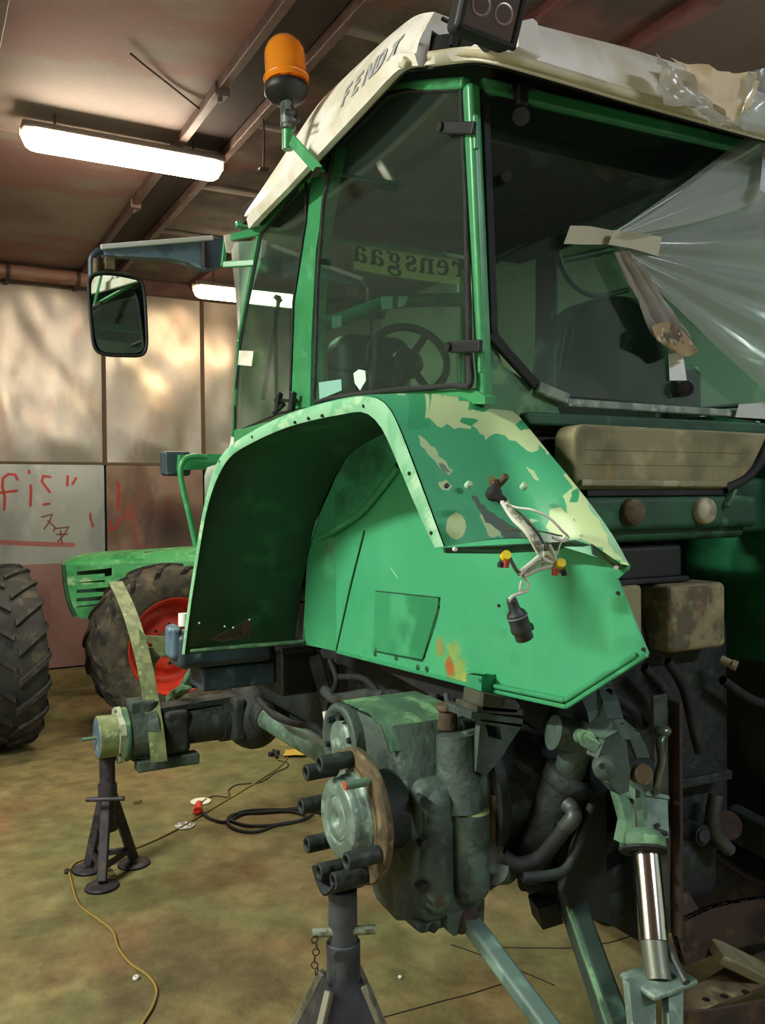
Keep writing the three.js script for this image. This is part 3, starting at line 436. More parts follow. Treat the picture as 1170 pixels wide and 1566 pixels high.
part('pillar', bar(V(0.575, 2.9, -0.95), V(0.575, 1.95, -0.98), 0.1, 0.04, V(1, 0, 0), 0.01), M.black, frame, 'dark door post on the far side');
part('frame_rail', prism([S(478, 617), S(600, 601), S(722, 594), S(742, 606), S(742, 618), S(600, 616), S(560, 618)], V(0.03, 0, 0)), M.cabGreen, frame);
part('rear_corner', prism([R(733, 500), R(752, 512), R(770, 560), R(850, 612), R(858, 640), R(740, 640)], V(0, 0, -0.015)), M.dustyGreen, frame, 'dusty corner plate below the rear window');
part('rear_corner', bar(R(741, 500, 0.012), R(748, 612, 0.012), 0.012, 0.012, V(0, 0, 1), 0.004), M.olive, frame);
// lower body between the fenders
part('cab_floor', [box(-0.45, 0.45, 1.35, 1.42, -1.58, RZ - 0.3, 0.03), box(-0.45, 0.45, 1.4, 1.68, RZ - 0.34, RZ - 0.28, 0.01), box(-0.45, 0.45, 1.64, 1.96, RZ - 0.05, RZ - 0.012, 0.01), box(-0.57, 0.57, 1.3, 1.98, -1.63, -1.58, 0.01)], M.black, tractor);
part('cab_side', box(-0.585, -0.56, 1.45, 2.06, -1.62, -1.07, 0.01), M.cabGreen, tractor); part('cab_side', box(0.56, 0.585, 1.45, 2.0, -1.62, -0.3, 0.01), M.cabGreen, tractor);
// glass with seals
function pane(name, pts, tv, seal, sealR, mat, label) {
  const g = part(name, prism(pts, tv), mat, tractor, label);
  part('rubber_seal', tube(pts.map((p) => p.clone()), sealR, pts.length * 10, 7, true), M.rubber, g); return g;
}
const dense = (pts, n = 6) => { const o = []; pts.forEach((p, i) => { const q = pts[(i + 1) % pts.length]; for (let k = 0; k < n; k++) o.push(lerp(p, q, k / n)); }); return o; };
const quarter = pane('quarter_window', dense([S(510, 231, -0.012), S(594, 146, -0.012), S(625, 138, -0.012), S(705, 136, -0.012), S(713, 300, -0.012), S(719, 588, -0.012), S(600, 597, -0.012), S(481, 613, -0.012), S(486, 430, -0.012), S(495, 310, -0.012)]), V(0.005, 0, 0), 1, 0.008, M.glass, 'tinted left quarter window');
for (const [a, b, c, d] of [[678, 195, 726, 196], [690, 531, 736, 529]]) {
  const p = S(a, b, -0.03), q = S(c, d, -0.03); const h = part('hinge', [bar(p, q, 0.03, 0.012, V(1, 0, 0), 0.004), cyl(p.clone().add(V(0.02, 0, 0)), p.clone().add(V(-0.014, 0, 0)), 0.014, 0.012, 16)], M.black, quarter, 'black window hinge');
}
for (const [a, b, c, d] of [[727, 178, 728, 228], [735, 542, 735, 570]]) part('hinge_barrel', cyl(R(a, b, 0.03), R(c, d, 0.03), 0.007, 0.007, 12), M.cabGreen, frame);
part('catch_knob', cyl(S(495, 400, -0.03), S(495, 400, 0.0), 0.011, 0.011, 16), M.black, quarter);
part('sticker', prism([S(488, 585, -0.014), S(522, 580, -0.014), S(523, 597, -0.014), S(489, 611, -0.014)], V(-0.0012, 0, 0)), plain('#8fc4b4', 0.5), quarter, 'pale teal paper sticker');
part('sticker', prism([S(541, 571, -0.014), S(549, 565, -0.014), S(559, 567, -0.014), S(560, 582, -0.014), S(551, 597, -0.014), S(543, 586, -0.014)], V(-0.0012, 0, 0)), plain('#d9efe2', 0.5), quarter, 'white shield-shaped sticker');
const doorGlass = pane('door_window', dense([S(400, 360, -0.004), S(468, 276, -0.004), S(468, 334, -0.004), S(449, 460, -0.004), S(443, 625, -0.004), S(360, 661, -0.004), S(359, 610, -0.004), S(369, 520, -0.004), S(384, 440, -0.004)]), V(0.005, 0, 0), 1, 0.005, M.glass, 'tinted glass of the left door');
part('door_latch', [bar(S(424, 628, -0.03), S(428, 600, -0.03), 0.028, 0.02, V(1, 0, 0), 0.005), bar(S(446, 628, -0.03), S(449, 599, -0.03), 0.026, 0.02, V(1, 0, 0), 0.005), cyl(S(419, 632, -0.035), S(434, 618, -0.02), 0.009, 0.009, 12), bar(S(422, 612, -0.02), S(452, 612, -0.02), 0.02, 0.012)], M.black, doorGlass, 'dark door latch');
part('sticker', prism([S(366, 536, -0.02), S(388, 537, -0.02), S(385, 560, -0.02), S(364, 558, -0.02)], V(-0.001, 0, 0)), M.paper, doorGlass, 'white paper tag');
const rw = [R(738, 142), R(900, 172), R(1120, 226), R(1240, 252), R(1240, 645), R(1170, 640), R(1000, 622), R(864, 610), R(822, 592), R(790, 556), R(757, 512), R(748, 330)];
const rearGlass = pane('rear_window', dense(rw, 5), V(0, 0, -0.005), 1, 0.01, M.glassDark, 'tinted rear window');
part('seal_strip', [bar(R(748, 510, 0.008), R(820, 590, 0.008), 0.028, 0.016, V(0, 0, 1), 0.005), bar(R(742, 150, 0.004), R(755, 508, 0.004), 0.022, 0.012, V(0, 0, 1), 0.004)], M.rubber, rearGlass);
part('sill', [bar(R(822, 592, 0.012), R(868, 611, 0.012), 0.03, 0.02, V(0, 0, 1), 0.006), bar(R(866, 616, 0.014), V(0.57, R(1000, 628).y, RZ + 0.014), 0.022, 0.022, V(0, 0, 1), 0.006)], mottled('#8a9c8c', [['#6b7d70', 6, 0.4, 0.7], ['#b6c2b0', 9, 0.58, 0.8]], { size: 0.3, rough: 0.7 }), rearGlass, 'dusty pale sill of the rear window');
part('window_stay', [bar(R(797, 128, 0.03), R(797, 165, 0.03), 0.034, 0.03, V(0, 0, 1), 0.012), cyl(R(797, 178, -0.01), R(797, 178, 0.045), 0.022, 0.022, 18), bar(R(780, 134, 0.03), R(816, 132, 0.03), 0.012, 0.02)], M.black, rearGlass, 'black upper window mount');
part('knob', cyl(R(775, 270, -0.02), R(775, 270, 0.03), 0.014, 0.014, 18), M.black, rearGlass);
part('knob', [cyl(R(1049, 594, -0.03), R(1049, 594, 0.035), 0.024, 0.022, 20), cyl(R(1030, 592, 0), R(1049, 594, 0.0), 0.018, 0.018, 14), cyl(R(1049, 594, 0.034), R(1049, 594, 0.04), 0.01, 0.01, 14)], M.black, rearGlass, 'black window lock knob');
part('sticker', prism([R(1022, 541, 0.006), R(1044, 540, 0.006), R(1050, 582, 0.006), R(1024, 582, 0.006)], V(0, 0, 0.001)), M.white, rearGlass, 'white label');
// windscreen with a lettered strip along its top, read from the front
const screenGlass = part('windscreen', box(-0.555, 0.555, 1.98, 2.93, -1.605, -1.6, 0.001, 1), M.glass, tractor);
{
  const p = [Z(545, 372, -1.61), Z(720, 372, -1.61), Z(720, 425, -1.61), Z(538, 425, -1.61)];
  const x0 = Z(538, 400, -1.61).x, x1 = Z(735, 400, -1.61).x, y0 = Z(600, 421, -1.61).y, y1 = Z(600, 378, -1.61).y;
  const tm = new THREE.MeshPhysicalMaterial({ roughness: 0.6, side: THREE.DoubleSide, transmission: 0.55, thickness: 0, map: canvasTex(1024, 200, (c) => { c.fillStyle = '#f4eec4'; c.fillRect(0, 0, 1024, 200); c.fillStyle = '#10140e'; c.font = 'bold 205px serif'; c.textBaseline = 'alphabetic'; c.textAlign = 'center'; [['r', 215], ['e', 338], ['n', 468], ['s', 592], ['g', 724], ['a', 852], ['a', 978]].forEach(([q, x]) => c.fillText(q, x, 146)); }) });
  const n = 20, rows = [[], []]; for (let i = 0; i <= n; i++) { const u = i / n, x = x1 + (x0 - x1) * u, s = -0.012 * Math.sin(u * Math.PI); rows[0].push(V(x, y0 + s, -1.59)); rows[1].push(V(x, y1 + s, -1.59)); }
  part('lettered_strip', shell(rows, 0.001, true), tm, screenGlass, 'cream sun strip with dark letters');
  part('wiper', [bar(Z(427, 452, -1.66), Z(402, 612, -1.66), 0.02, 0.012, V(0, 0, 1), 0.004), bar(Z(420, 452, -1.66), Z(430, 462, -1.66), 0.02, 0.02)], M.black, screenGlass);
}
pane('side_window', dense([V(0.58, 2.83, RZ - 0.04), V(0.58, 2.05, RZ - 0.04), V(0.58, 2.05, -0.9), V(0.58, 2.86, -0.9)]), V(-0.005, 0, 0), 1, 0.008, M.glass);
pane('side_window', dense([V(0.58, 2.86, -1.02), V(0.58, 2.05, -1.02), V(0.58, 2.05, -1.58), V(0.58, 2.82, -1.58)]), V(-0.005, 0, 0), 1, 0.008, M.glass);
for (const [x0, x1, y0, y1, z0, z1] of [[0.545, 0.59, 2.86, 2.97, -1.58, RZ], [-0.575, -0.55, 2.9, 2.97, -1.5, -0.2], [-0.5, 0.56, 2.8, 2.93, RZ - 0.03, RZ - 0.01]]) part('header_seal', box(x0, x1, y0, y1, z0, z1, 0.004, 1), M.soffit, frame);
// inside the cab
part('headliner', box(-0.2, 0.2, 2.93, 2.95, -1.0, -0.3, 0.008), M.headliner, tractor);
part('cross_beam', tube(crv([Z(478, 500, -1.2), Z(522, 488, -1.2), Z(560, 474, -1.2), Z(600, 462, -1.2), Z(660, 459, -1.2), Z(735, 459, -1.2)], 20), 0.03, 40, 10).scale(1, 1, 1), mottled('#2f8f66', [['#257a55', 4, 0.4, 0.7]], { size: 0.4, rough: 0.3 }), tractor, 'green cross beam seen through the glass');
for (const l of [[[583, 454], [600, 453], [600, 472], [584, 473]], [[610, 453], [624, 453], [618, 468], [608, 470]], [[508, 484], [522, 482], [522, 500], [508, 502]]]) part('reflector_patch', prism(l.map(([a, b]) => Z(a, b, -1.165)), V(0, 0, 0.002)), plain('#cdeedd', 0.4), tractor, 'pale patch on the green beam');  // light reflections on the beam, painted as pale patches
//, 454, -1.165), Z(600, 453, -1.165), Z(600, 472, -1.165), Z(584, 473, -1.165)], V(0, 0, 0.002)), prism([Z(610, 453, -1.165), Z(624, 453, -1.165), Z(618, 468, -1.165), Z(608, 470, -1.165)], V(0, 0, 0.002)), prism([Z(508, 484, -1.165), Z(522, 482, -1.165), Z(522, 500, -1.165), Z(508, 502, -1.165)], V(0, 0, 0.002))], plain('#cdeedd', 0.4), tractor, 'painted glints on the green beam');
{
  const zs = -0.02, out = [[838, 618], [838, 560], [842, 525], [858, 492], [885, 466], [915, 457], [948, 458], [975, 470], [998, 500], [1012, 545], [1018, 618]].map(([a, b]) => Z(a, b, zs));
  const o2 = crv(out, 30), shape = [o2, o2.map((p) => V(0.07 + (p.x - 0.07) * 0.94, p.y - 0.015, p.z))]; const rows = [];
  for (const [k, dz] of [[0.7, 0.05], [0.93, 0.045], [1, 0.02], [1, -0.06], [0.9, -0.1]]) rows.push(o2.map((p) => V(0.06 + (p.x - 0.06) * k, 1.95 + (p.y - 1.95) * (0.9 + 0.1 * k), p.z + dz)));
  const cap = prism(rows[0].map((p) => p.clone()), V(0, 0, -0.01));
  const seat = part('seat', [shell(rows, 0.004), cap], M.black, tractor, 'black driver seat with a rounded back');
  part('seat_cushion', box(-0.2, 0.32, 1.8, 1.93, -0.6, -0.05, 0.05, 4), M.black, seat); part('seat_base', box(-0.12, 0.24, 1.4, 1.8, -0.5, -0.15, 0.03), M.rubber, seat);
  const pip = (l) => tube(l.map(([a, b]) => Z(a, b, zs + 0.055)), 0.004, 12, 6); part('seat_piping', [pip([[868, 500], [860, 540], [856, 570]]), pip([[878, 500], [872, 530], [866, 560]])], plain('#3c4a48', 0.6), seat);
  // steering wheel and console
  const cw = Z(625, 550, -1.0), n = V(-0.25, 0.42, 0.86).normalize(), tor = new THREE.TorusGeometry(0.155, 0.016, 12, 40); tor.applyMatrix4(new THREE.Matrix4().makeRotationFromQuaternion(new THREE.Quaternion().setFromUnitVectors(V(0, 0, 1), n)).setPosition(cw));
  const sw = part('steering_wheel', tor, M.rubber, tractor, 'black steering wheel');
  part('hub', lathe(cw.clone().addScaledVector(n, -0.05), n, [[0, 0.06], [0.05, 0.055], [0.065, 0.03], [0.06, 0]], 24), M.black, sw);
  const a = V(1, 0, 0).cross(n).normalize(), b = n.clone().cross(a); for (const t of [0.3, 2.4, 4.5]) part('spoke', bar(cw.clone().addScaledVector(n, -0.02), cw.clone().addScaledVector(a, 0.15 * Math.cos(t)).addScaledVector(b, 0.15 * Math.sin(t)), 0.03, 0.012, n, 0.004), M.rubber, sw);
  part('console', [box(cw.x - 0.17, cw.x + 0.17, 1.4, 2.2, -1.5, -1.12, 0.06, 3), box(cw.x - 0.17, cw.x + 0.19, 2.15, cw.y + 0.15, -1.46, -1.25, 0.08, 4), cyl(V(cw.x, 2.1, -1.2), cw.clone().addScaledVector(n, -0.04), 0.03)], M.black, tractor, 'dark dashboard console');
  part('side_console', box(0.36, 0.56, 1.9, 2.2, -1.2, -0.1, 0.04, 3), M.black, tractor);
  part('grab_rail', tube([Z(812, 340, -0.9), Z(838, 352, -0.9), Z(868, 425, -0.9), Z(905, 452, -0.9), Z(960, 444, -0.9)], 0.012, 30, 8), M.black, tractor);
  part('wiper_motor', [tube([Z(850, 400, -1.5), Z(905, 388, -1.5), Z(935, 382, -1.5)], 0.02, 16, 8), box(Z(850, 400, -1.5).x - 0.1, Z(850, 400, -1.5).x, Z(850, 400, -1.5).y - 0.03, Z(850, 400, -1.5).y + 0.05, -1.55, -1.45, 0.02)], M.black, tractor);
}
// ---- roof ----
{
  const yF = 2.94, L0 = [V(0, yF, -1.66), V(-0.45, yF, -1.64), X(383, 347, -0.64), X(440, 287, -0.67), X(500, 222, -0.685), X(560, 158, -0.685), X(609, 107, -0.68), Z(655, 99, 0.17), Z(716, 92, 0.26), Z(760, 98, 0.33), Z(860, 126, 0.36), Z(960, 156, 0.36)];
  const lipPx2 = { 7: [655, 81, 0.19], 8: [714, 71, 0.275], 9: [760, 78, 0.345], 10: [860, 103, 0.372], 11: [960, 131, 0.372] };
  const L1 = L0.map((p, i) => lipPx2[i] ? Z(...lipPx2[i]) : p.clone().add(i < 2 ? V(0, 0.04, -0.01) : V(-0.012, 0.035, 0)));
  const L2 = L1.map((p, i) => i < 2 ? p.clone().add(V(0, 0.012, 0.02)) : i < 7 ? p.clone().add(V(0.012, 0.008, 0)) : p.clone().add(V(0.004, 0.006, -0.02)));
  const T = [V(0, 3.08, -1.5), V(-0.42, 3.06, -1.52), X(379, 329, -0.6), X(425, 252, -0.565), X(486, 160, -0.55), X(540, 106, -0.55), X(596, 54, -0.55), X(634, 25, -0.61), Z(668, 18, 0.13), Z(760, 24, 0.29), Z(860, 48, 0.31), Z(960, 73, 0.31)];
  const T2 = T.map((p, i) => V(p.x * 0.86, p.y + (i < 2 ? 0.02 : 0.03), p.z < -0.7 ? p.z + 0.06 : p.z - 0.08));
  const dn = (l) => new THREE.CatmullRomCurve3(l, false, 'catmullrom', 0.35).getPoints((l.length - 1) * 5);
  const full = (l) => [...l, V(0, (l.at(-1).y), l.at(-1).z), ...l.slice(1).reverse().map(mirrorX)];
  const rings = [L0.map((p) => V(p.x * 0.94, p.y + 0.1, p.z * 0.94)), L0.map((p) => V(p.x * 0.965, p.y + 0.004, p.z * 0.965)), L0, L1, L2, ...[0.2, 0.4, 0.6, 0.8].map((k) => T.map((p, i) => lerp(L2[i], p, k).add(V(p.x, 0, p.z + 0.65).setLength(i < 2 ? 0 : 0.022 * Math.sin(k * Math.PI))))), T, T2].map((l) => full(dn(l)));
  const N = rings[0].length, pos = [], idx = []; rings.forEach((r) => r.forEach((p) => pos.push(p.x, p.y, p.z)));
  for (let k = 0; k < rings.length - 1; k++) for (let i = 0; i < N; i++) { const a = k * N + i, b = k * N + (i + 1) % N; idx.push(a, a + N, b, b, a + N, b + N); }
  const top = rings.length - 1, cT = pos.length / 3; pos.push(0, T2[4].y + 0.02, -0.65); const cB = cT + 1; pos.push(0, 3.06, -0.65);
  for (let i = 0; i < N; i++) { idx.push(top * N + i, cT, top * N + (i + 1) % N); idx.push(i, (i + 1) % N, cB); }
  let g = geoOf(pos, idx); g.computeVertexNormals(); g.setAttribute('uv', new THREE.Float32BufferAttribute(new Float32Array(pos.length / 3 * 2), 2));
  // is the shell turned outwards?
  const q = strip(g.clone()), a = V().fromBufferAttribute(q.attributes.position, 0); let vol = 0; const P = q.attributes.position; for (let i = 0; i < P.count; i += 3) vol += V().fromBufferAttribute(P, i).dot(V().fromBufferAttribute(P, i + 1).cross(V().fromBufferAttribute(P, i + 2)));
  if (vol < 0) { for (let i = 0; i < idx.length; i += 3) [idx[i + 1], idx[i + 2]] = [idx[i + 2], idx[i + 1]]; g = geoOf(pos, idx); g.computeVertexNormals(); g.setAttribute('uv', new THREE.Float32BufferAttribute(new Float32Array(pos.length / 3 * 2), 2)); }
  const x0 = Z(671, 50, 0.24).x, x1 = Z(792, 50, 0.27).x, y0 = Z(740, 71, 0.29).y;
  const cut = new Brush(new THREE.BoxGeometry(x1 - x0, 0.5, 0.5)); cut.position.set((x0 + x1) / 2, y0 + 0.25, 0.12 + 0.25); cut.updateMatrixWorld(); const body = new Brush(g); body.updateMatrixWorld();
  const ev = new Evaluator(); ev.useGroups = false; const r = ev.evaluate(body, cut, SUBTRACTION).geometry; r.deleteAttribute('normal'); const rg = toCreasedNormals(strip(r), 0.95);
  const roof = part('roof', rg, M.roof, tractor, 'off-white cab roof');
  part('lamp_block', [prism([Z(793, 71, 0.357), Z(793, 33, 0.345), Z(815, 28, 0.342), Z(822, 34, 0.342), Z(827, 87, 0.36)], V(0.0, 0.02, -0.1))], M.roof, roof);
  const close = (l) => { const f = full(l); return [...f, f[0]]; }; part('soffit', shell([close(L0.map((p) => V(p.x * 0.968, p.y - 0.001, p.z * 0.968))), close(L0.map((p) => V(p.x * 0.93, p.y + 0.09, p.z * 0.93))), close(L0.map((p) => V(p.x * 0.3, 2.945, p.z * 0.3 - 0.45)))], 0.002), M.soffit, roof);
  part('drip_edge', tube(crv(L0.slice(7), 30).concat(crv(L0.slice(7).reverse().map(mirrorX), 30)).map((p) => p.clone().add(V(0, 0.016, 0.006))), 0.013, 80, 8), M.roofEdge, roof);
  part('drip_end', [cyl(X(618, 103, -0.7), X(623, 90, -0.7), 0.01, 0.012, 12), bar(X(612, 100, -0.695), X(622, 98, -0.695), 0.015, 0.012)], M.roofEdge, roof);
  for (const [l, a, b2] of [[[[690, 70], [694, 40], [676, 28]], 0, 0], [[[706, 66], [714, 46]], 0, 0], [[[724, 70], [732, 52]], 0, 0]]) part('cable', tube(l.map(([u, v]) => Z(u, v, 0.2)), 0.005, 12, 6), M.black, roof);
  part('lamp_bracket', prism([Z(697, 70, 0.2), Z(706, 45, 0.2), Z(714, 45, 0.2), Z(713, 70, 0.2)], V(0.03, 0, 0)), M.steel, roof); part('lamp_bracket', bar(Z(738, 70, 0.25), Z(738, 50, 0.25), 0.04, 0.02, V(0, 0, 1), 0.006), M.steel, roof);
  // faint worn lettering on the roof's side
  const font = await new FontLoader().loadAsync('fonts/droid/droid_sans_bold.typeface.json'), word = 'FENDT', sp = [[522, 165], [538, 149], [554, 133], [571, 116], [588, 99]];
  roof.updateMatrixWorld(true); const rc = new THREE.Raycaster(), hit = (o, d) => { rc.set(o, d); return rc.intersectObject(roof, false)[0]?.point; };
  [...word].forEach((ch, i) => { // the letters lie on the curved side of the roof
    const g0 = new TextGeometry(ch, { font, size: 0.062, depth: 0.002, curveSegments: 3 }); g0.computeBoundingBox(); const b = g0.boundingBox.min.x, p0 = hit(CP, dir(...sp[i]).normalize()); if (!p0) return;
    const q = g0.attributes.position; for (let k = 0; k < q.count; k++) { const z = p0.z + (q.getX(k) - b) * 1.1, y = p0.y + q.getY(k) + (q.getX(k) - b) * 0.12, h = hit(V(-2, y, z), V(1, 0, 0)), x = h && h.x < -0.4 ? h.x : p0.x; q.setXYZ(k, x - 0.002 - q.getZ(k), y, z); }
    g0.computeVertexNormals(); part('letter', g0, plain('#b4b8bb', 0.5), roof); });
}
// ---- work lamp on the roof ----
{
  const c = Z(742, 20, 0.42), hx = 0.073, n = V(-0.1, -0.28, 0.95).normalize(), xr = V(0.985, -0.12, 0.05).normalize(), yu = n.clone().cross(xr).normalize(), at = (g) => { g.applyMatrix4(new THREE.Matrix4().makeBasis(yu.clone().cross(n).normalize(), yu, n).setPosition(c)); return g; };
  const w = part('work_lamp', [at(new RoundedBoxGeometry(0.146, 0.12, 0.06, 3, 0.016)), at(new RoundedBoxGeometry(0.1, 0.08, 0.03, 3, 0.014).translate(0, 0, -0.035))], M.black, tractor, 'square work lamp on the roof edge');
  part('bezel', at(mergeGeometries([[0, 0.054, 0.146, 0.012], [0, -0.054, 0.146, 0.012]].map(([x, y, a, b]) => new RoundedBoxGeometry(a, b, 0.016, 2, 0.004).translate(x, y, 0.032)).concat([-0.067, 0.067].map((x) => new RoundedBoxGeometry(0.012, 0.12, 0.016, 2, 0.004).translate(x, 0, 0.032))))), M.rubber, w);
  part('lens', at(new RoundedBoxGeometry(0.122, 0.096, 0.006, 1, 0.002).translate(0, 0, 0.03)), plain('#4d4544', 0.15, 0.4, { clearcoat: 1 }), w);
  for (const x of [-0.028, 0.028]) part('reflector', at(lathe(V(x, 0, 0.031), V(0, 0, 1), [[0.0, 0.0015], [0.018, 0.002], [0.023, 0.004], [0.0235, 0]], 24)), plain('#8a7a78', 0.25, 0.6), w);
  part('stem', cyl(c.clone().addScaledVector(yu, -0.05), Z(745, 72, 0.32), 0.013), M.black, w);
}
// ---- amber beacon on its bracket ----
{
  const xb = -0.73, c = X(438, 140, xb), up = X(434, 60, xb).sub(X(440, 150, xb)).normalize(), k = c.distanceTo(X(438, 150, xb)) / 10;
  const bc = part('beacon', lathe(X(439, 152, xb), up, [[0, -6 * k], [10 * k, -6 * k], [24 * k, -1 * k], [32 * k, 6 * k], [34.5 * k, 11 * k], [34.5 * k, 19 * k], [32 * k, 21 * k], [0, 21 * k]], 40), M.black, tractor, 'rotating beacon with an amber lens');
  const lensM = plain('#ffa624', 0.05, 0, { transmission: 0.42, thickness: 0, clearcoat: 1, clearcoatRoughness: 0.05, ior: 1.5 });
  const b0 = X(438.5, 131, xb);
  part('amber_lens', lathe(b0, up, [[34.5 * k, 0], [34.5 * k, 9 * k], [33 * k, 14 * k], [32.2 * k, 16 * k], [32 * k, 50 * k], [30.5 * k, 58 * k], [26.5 * k, 67 * k], [20 * k, 74 * k], [11 * k, 79 * k], [0, 81 * k]], 44), lensM, bc, 'amber plastic dome');
  part('reflector', [lathe(b0.clone().addScaledVector(up, 38 * k), V(0.35, 0.15, 0.9), [[0, -12 * k], [8 * k, -10 * k], [16 * k, -2 * k], [20 * k, 8 * k], [19 * k, 8 * k], [14 * k, -2 * k], [7 * k, -8 * k], [0, -9 * k]], 28)], plain('#ffd9a0', 0.12, 0.9), bc);
  part('lamp_bulb', [ball(b0.clone().addScaledVector(up, 42 * k).add(V(0.01, 0, 0.02)), 7 * k), cyl(b0, b0.clone().addScaledVector(up, 34 * k), 8 * k)], plain('#e8c890', 0.3, 0.3), bc);
  part('ring', lathe(b0, up, [[33 * k, 8 * k], [35.5 * k, 9 * k], [35.5 * k, 12 * k], [33 * k, 13 * k]], 40), lensM, bc);
  const s0 = X(439, 156, xb), s1 = X(441, 192, xb); part('socket', [cyl(s0, s1, 10 * k, 12 * k, 18), cyl(s1.clone(), X(441, 197, xb), 12 * k, 12 * k, 18)], mottled('#7d8a86', [['#2f3634', 5, 0.5, 0.7]], { size: 0.1, rough: 0.4, metal: 0.5 }), bc);
  part('wing_screw', [cyl(X(440, 172, xb), X(453, 174, xb - 0.01), 4 * k), bar(X(442, 186, xb - 0.01), X(462, 187, xb), 0.012, 0.008), ball(X(452, 174, xb - 0.01), 6 * k)], M.rubber, bc);
  part('mount', [cyl(X(440, 194, xb), X(440, 229, xb), 8.5 * k, 8.5 * k, 16), bar(X(446, 214, -0.735), X(489, 262, -0.712), 17 * k, 0.008, V(0.9, 0, -0.3), 0.003), bar(X(486, 259, -0.712), X(492, 262, -0.585), 0.03, 0.008, V(0, 1, 0), 0.002)], M.cabGreen, bc, 'green pipe and flat-bar bracket');
  for (const [a, b] of [[486, 260], [496, 268], [491, 247], [499, 241], [481, 266]]) part('bolt', cyl(X(a, b, a < 490 ? -0.728 : -0.6), X(a, b, a < 490 ? -0.7 : -0.575), 5 * k, 5 * k, 6), M.rustDark, bc);
}
// ---- mirror and its arm ----
{
  const zm = -1.5, A = (a, b, o = 0) => Z(a, b, zm + o);
  const arm = part('mirror_arm', [prism([A(158, 377), A(240, 370), A(330, 364), A(338, 366), A(338, 408), A(316, 412), A(305, 409), A(290, 402), A(262, 395), A(160, 390)], V(0, 0, -0.05))], M.blueGrey, tractor, 'weathered blue-grey mirror arm');
  part('arm_edge', bar(A(154, 378, 0.01), A(326, 364, 0.01), 0.02, 0.016, V(0, 0, 1), 0.004), plain('#b9c0bd', 0.5), arm);
  part('arm_joint', [prism([A(316, 366, 0.012), A(342, 362, 0.012), A(340, 407, 0.012), A(316, 410, 0.012)], V(0, 0, -0.075))], plain('#39465c', 0.5), arm, 'dark blue joint block');
  part('joint_pin', cyl(A(312, 370, 0.015), A(313, 408, 0.015), 0.008), M.rustDark, arm);
  part('elbow', tube([A(166, 384, -0.02), A(150, 385, -0.02), A(141, 394, -0.02), A(140, 412, -0.02), A(140, 432, -0.02)], 0.014, 24, 10), M.tank, arm);
  part('elbow_clamp', [cyl(A(147, 396, 0), A(147, 418, 0), 0.012), box(A(160, 400).x, A(176, 400).x, A(160, 412).y, A(160, 392).y, zm - 0.03, zm + 0.01, 0.005)], M.rust, arm);
  part('cab_bracket', [bar(A(352, 364, 0.03), S(400, 353), 0.018, 0.03, V(0, 1, 0), 0.004), bar(A(342, 405, 0.03), S(390, 402), 0.018, 0.026, V(0, 1, 0), 0.004), bar(A(346, 362, 0.02), A(341, 408, 0.02), 0.02, 0.02, V(0, 0, 1), 0.004)], M.cabGreen, arm, 'green bracket holding the mirror arm');
  part('bracket_wrap', [prism([A(342, 360, 0.04), A(356, 358, 0.04), A(358, 372, 0.04), A(352, 388, 0.04), A(346, 386, 0.04)], V(0, 0, 0.006))], M.paper, arm, 'white paper scrap');
  // the glass looks towards the cab
  const c = A(180, 482), toCam = CP.clone().sub(c).normalize(), toCab = V(-0.62, 2.7, -0.5).sub(c).normalize(), n = toCam.add(toCab).normalize();
  const pl = (a, b, o = 0) => PL(a, b, c.clone().addScaledVector(n, o), n);
  const rc = (i) => crv([[150, 418 + i], [176, 418 + i], [206, 424 + i], [217 - i, 432], [221 - i, 450], [224 - i, 500], [224 - i, 530], [216 - i, 543 - i], [190, 544 - i], [160, 542 - i], [145 + i, 532 - i], [140 + i, 500], [136 + i, 450], [137 + i, 426 + i]].map(([a, b]) => pl(a, b)), 60, true).slice(0, 60);
  const o = rc(0), back = o.map((p) => p.clone().lerp(c, 0.12).addScaledVector(n, -0.045));
  const hs = part('mirror_housing', [shell([[...o, o[0]], [...o, o[0]].map((p) => p.clone().addScaledVector(n, -0.02)), [...back, back[0]]], 0.003), prism(back, n.clone().multiplyScalar(-0.004))], M.black, tractor, 'rectangular wing mirror');
  part('mirror_rim', tube(o, 0.0065, 90, 8, true), M.rubber, hs);
  part('mirror_glass', prism(rc(4).map((p) => p.addScaledVector(n, -0.001)), n.clone().multiplyScalar(-0.003)), M.mirror, hs, 'reflecting mirror glass');
  part('mirror_socket', cyl(A(140, 418, -0.02), c.clone().addScaledVector(n, -0.06).add(V(-0.06, 0.04, 0)), 0.012), M.black, hs);
}
// ---- step rail with indicator lamp at the cab's front left ----
{
  const z = -1.72, A = (a, b, o = 0) => Z(a, b, z + o);
  const b = part('indicator_bracket', prism([A(276, 695), A(350, 694), A(350, 716), A(275, 719)], V(0, 0, -0.05)), M.cabGreen, tractor, 'green bracket with a dark indicator lamp');
  part('indicator_lamp', [box(A(257, 700).x, A(298, 700).x, A(280, 727).y, A(280, 689).y, z - 0.13, z - 0.055, 0.014, 3), box(A(256, 700).x - 0.004, A(266, 700).x, A(280, 725).y, A(280, 690).y, z - 0.12, z - 0.06, 0.01, 3)], M.tank, b);
  part('handrail', tube(crv([A(316, 699, 0.03), A(296, 698, 0.03), A(281, 704, 0.03), A(276, 722, 0.03), A(281, 752, 0.03), A(290, 790, 0.03), A(300, 836, 0.03)], 30), 0.0125, 50, 10), M.cabGreen, tractor, 'bent green handrail');
}
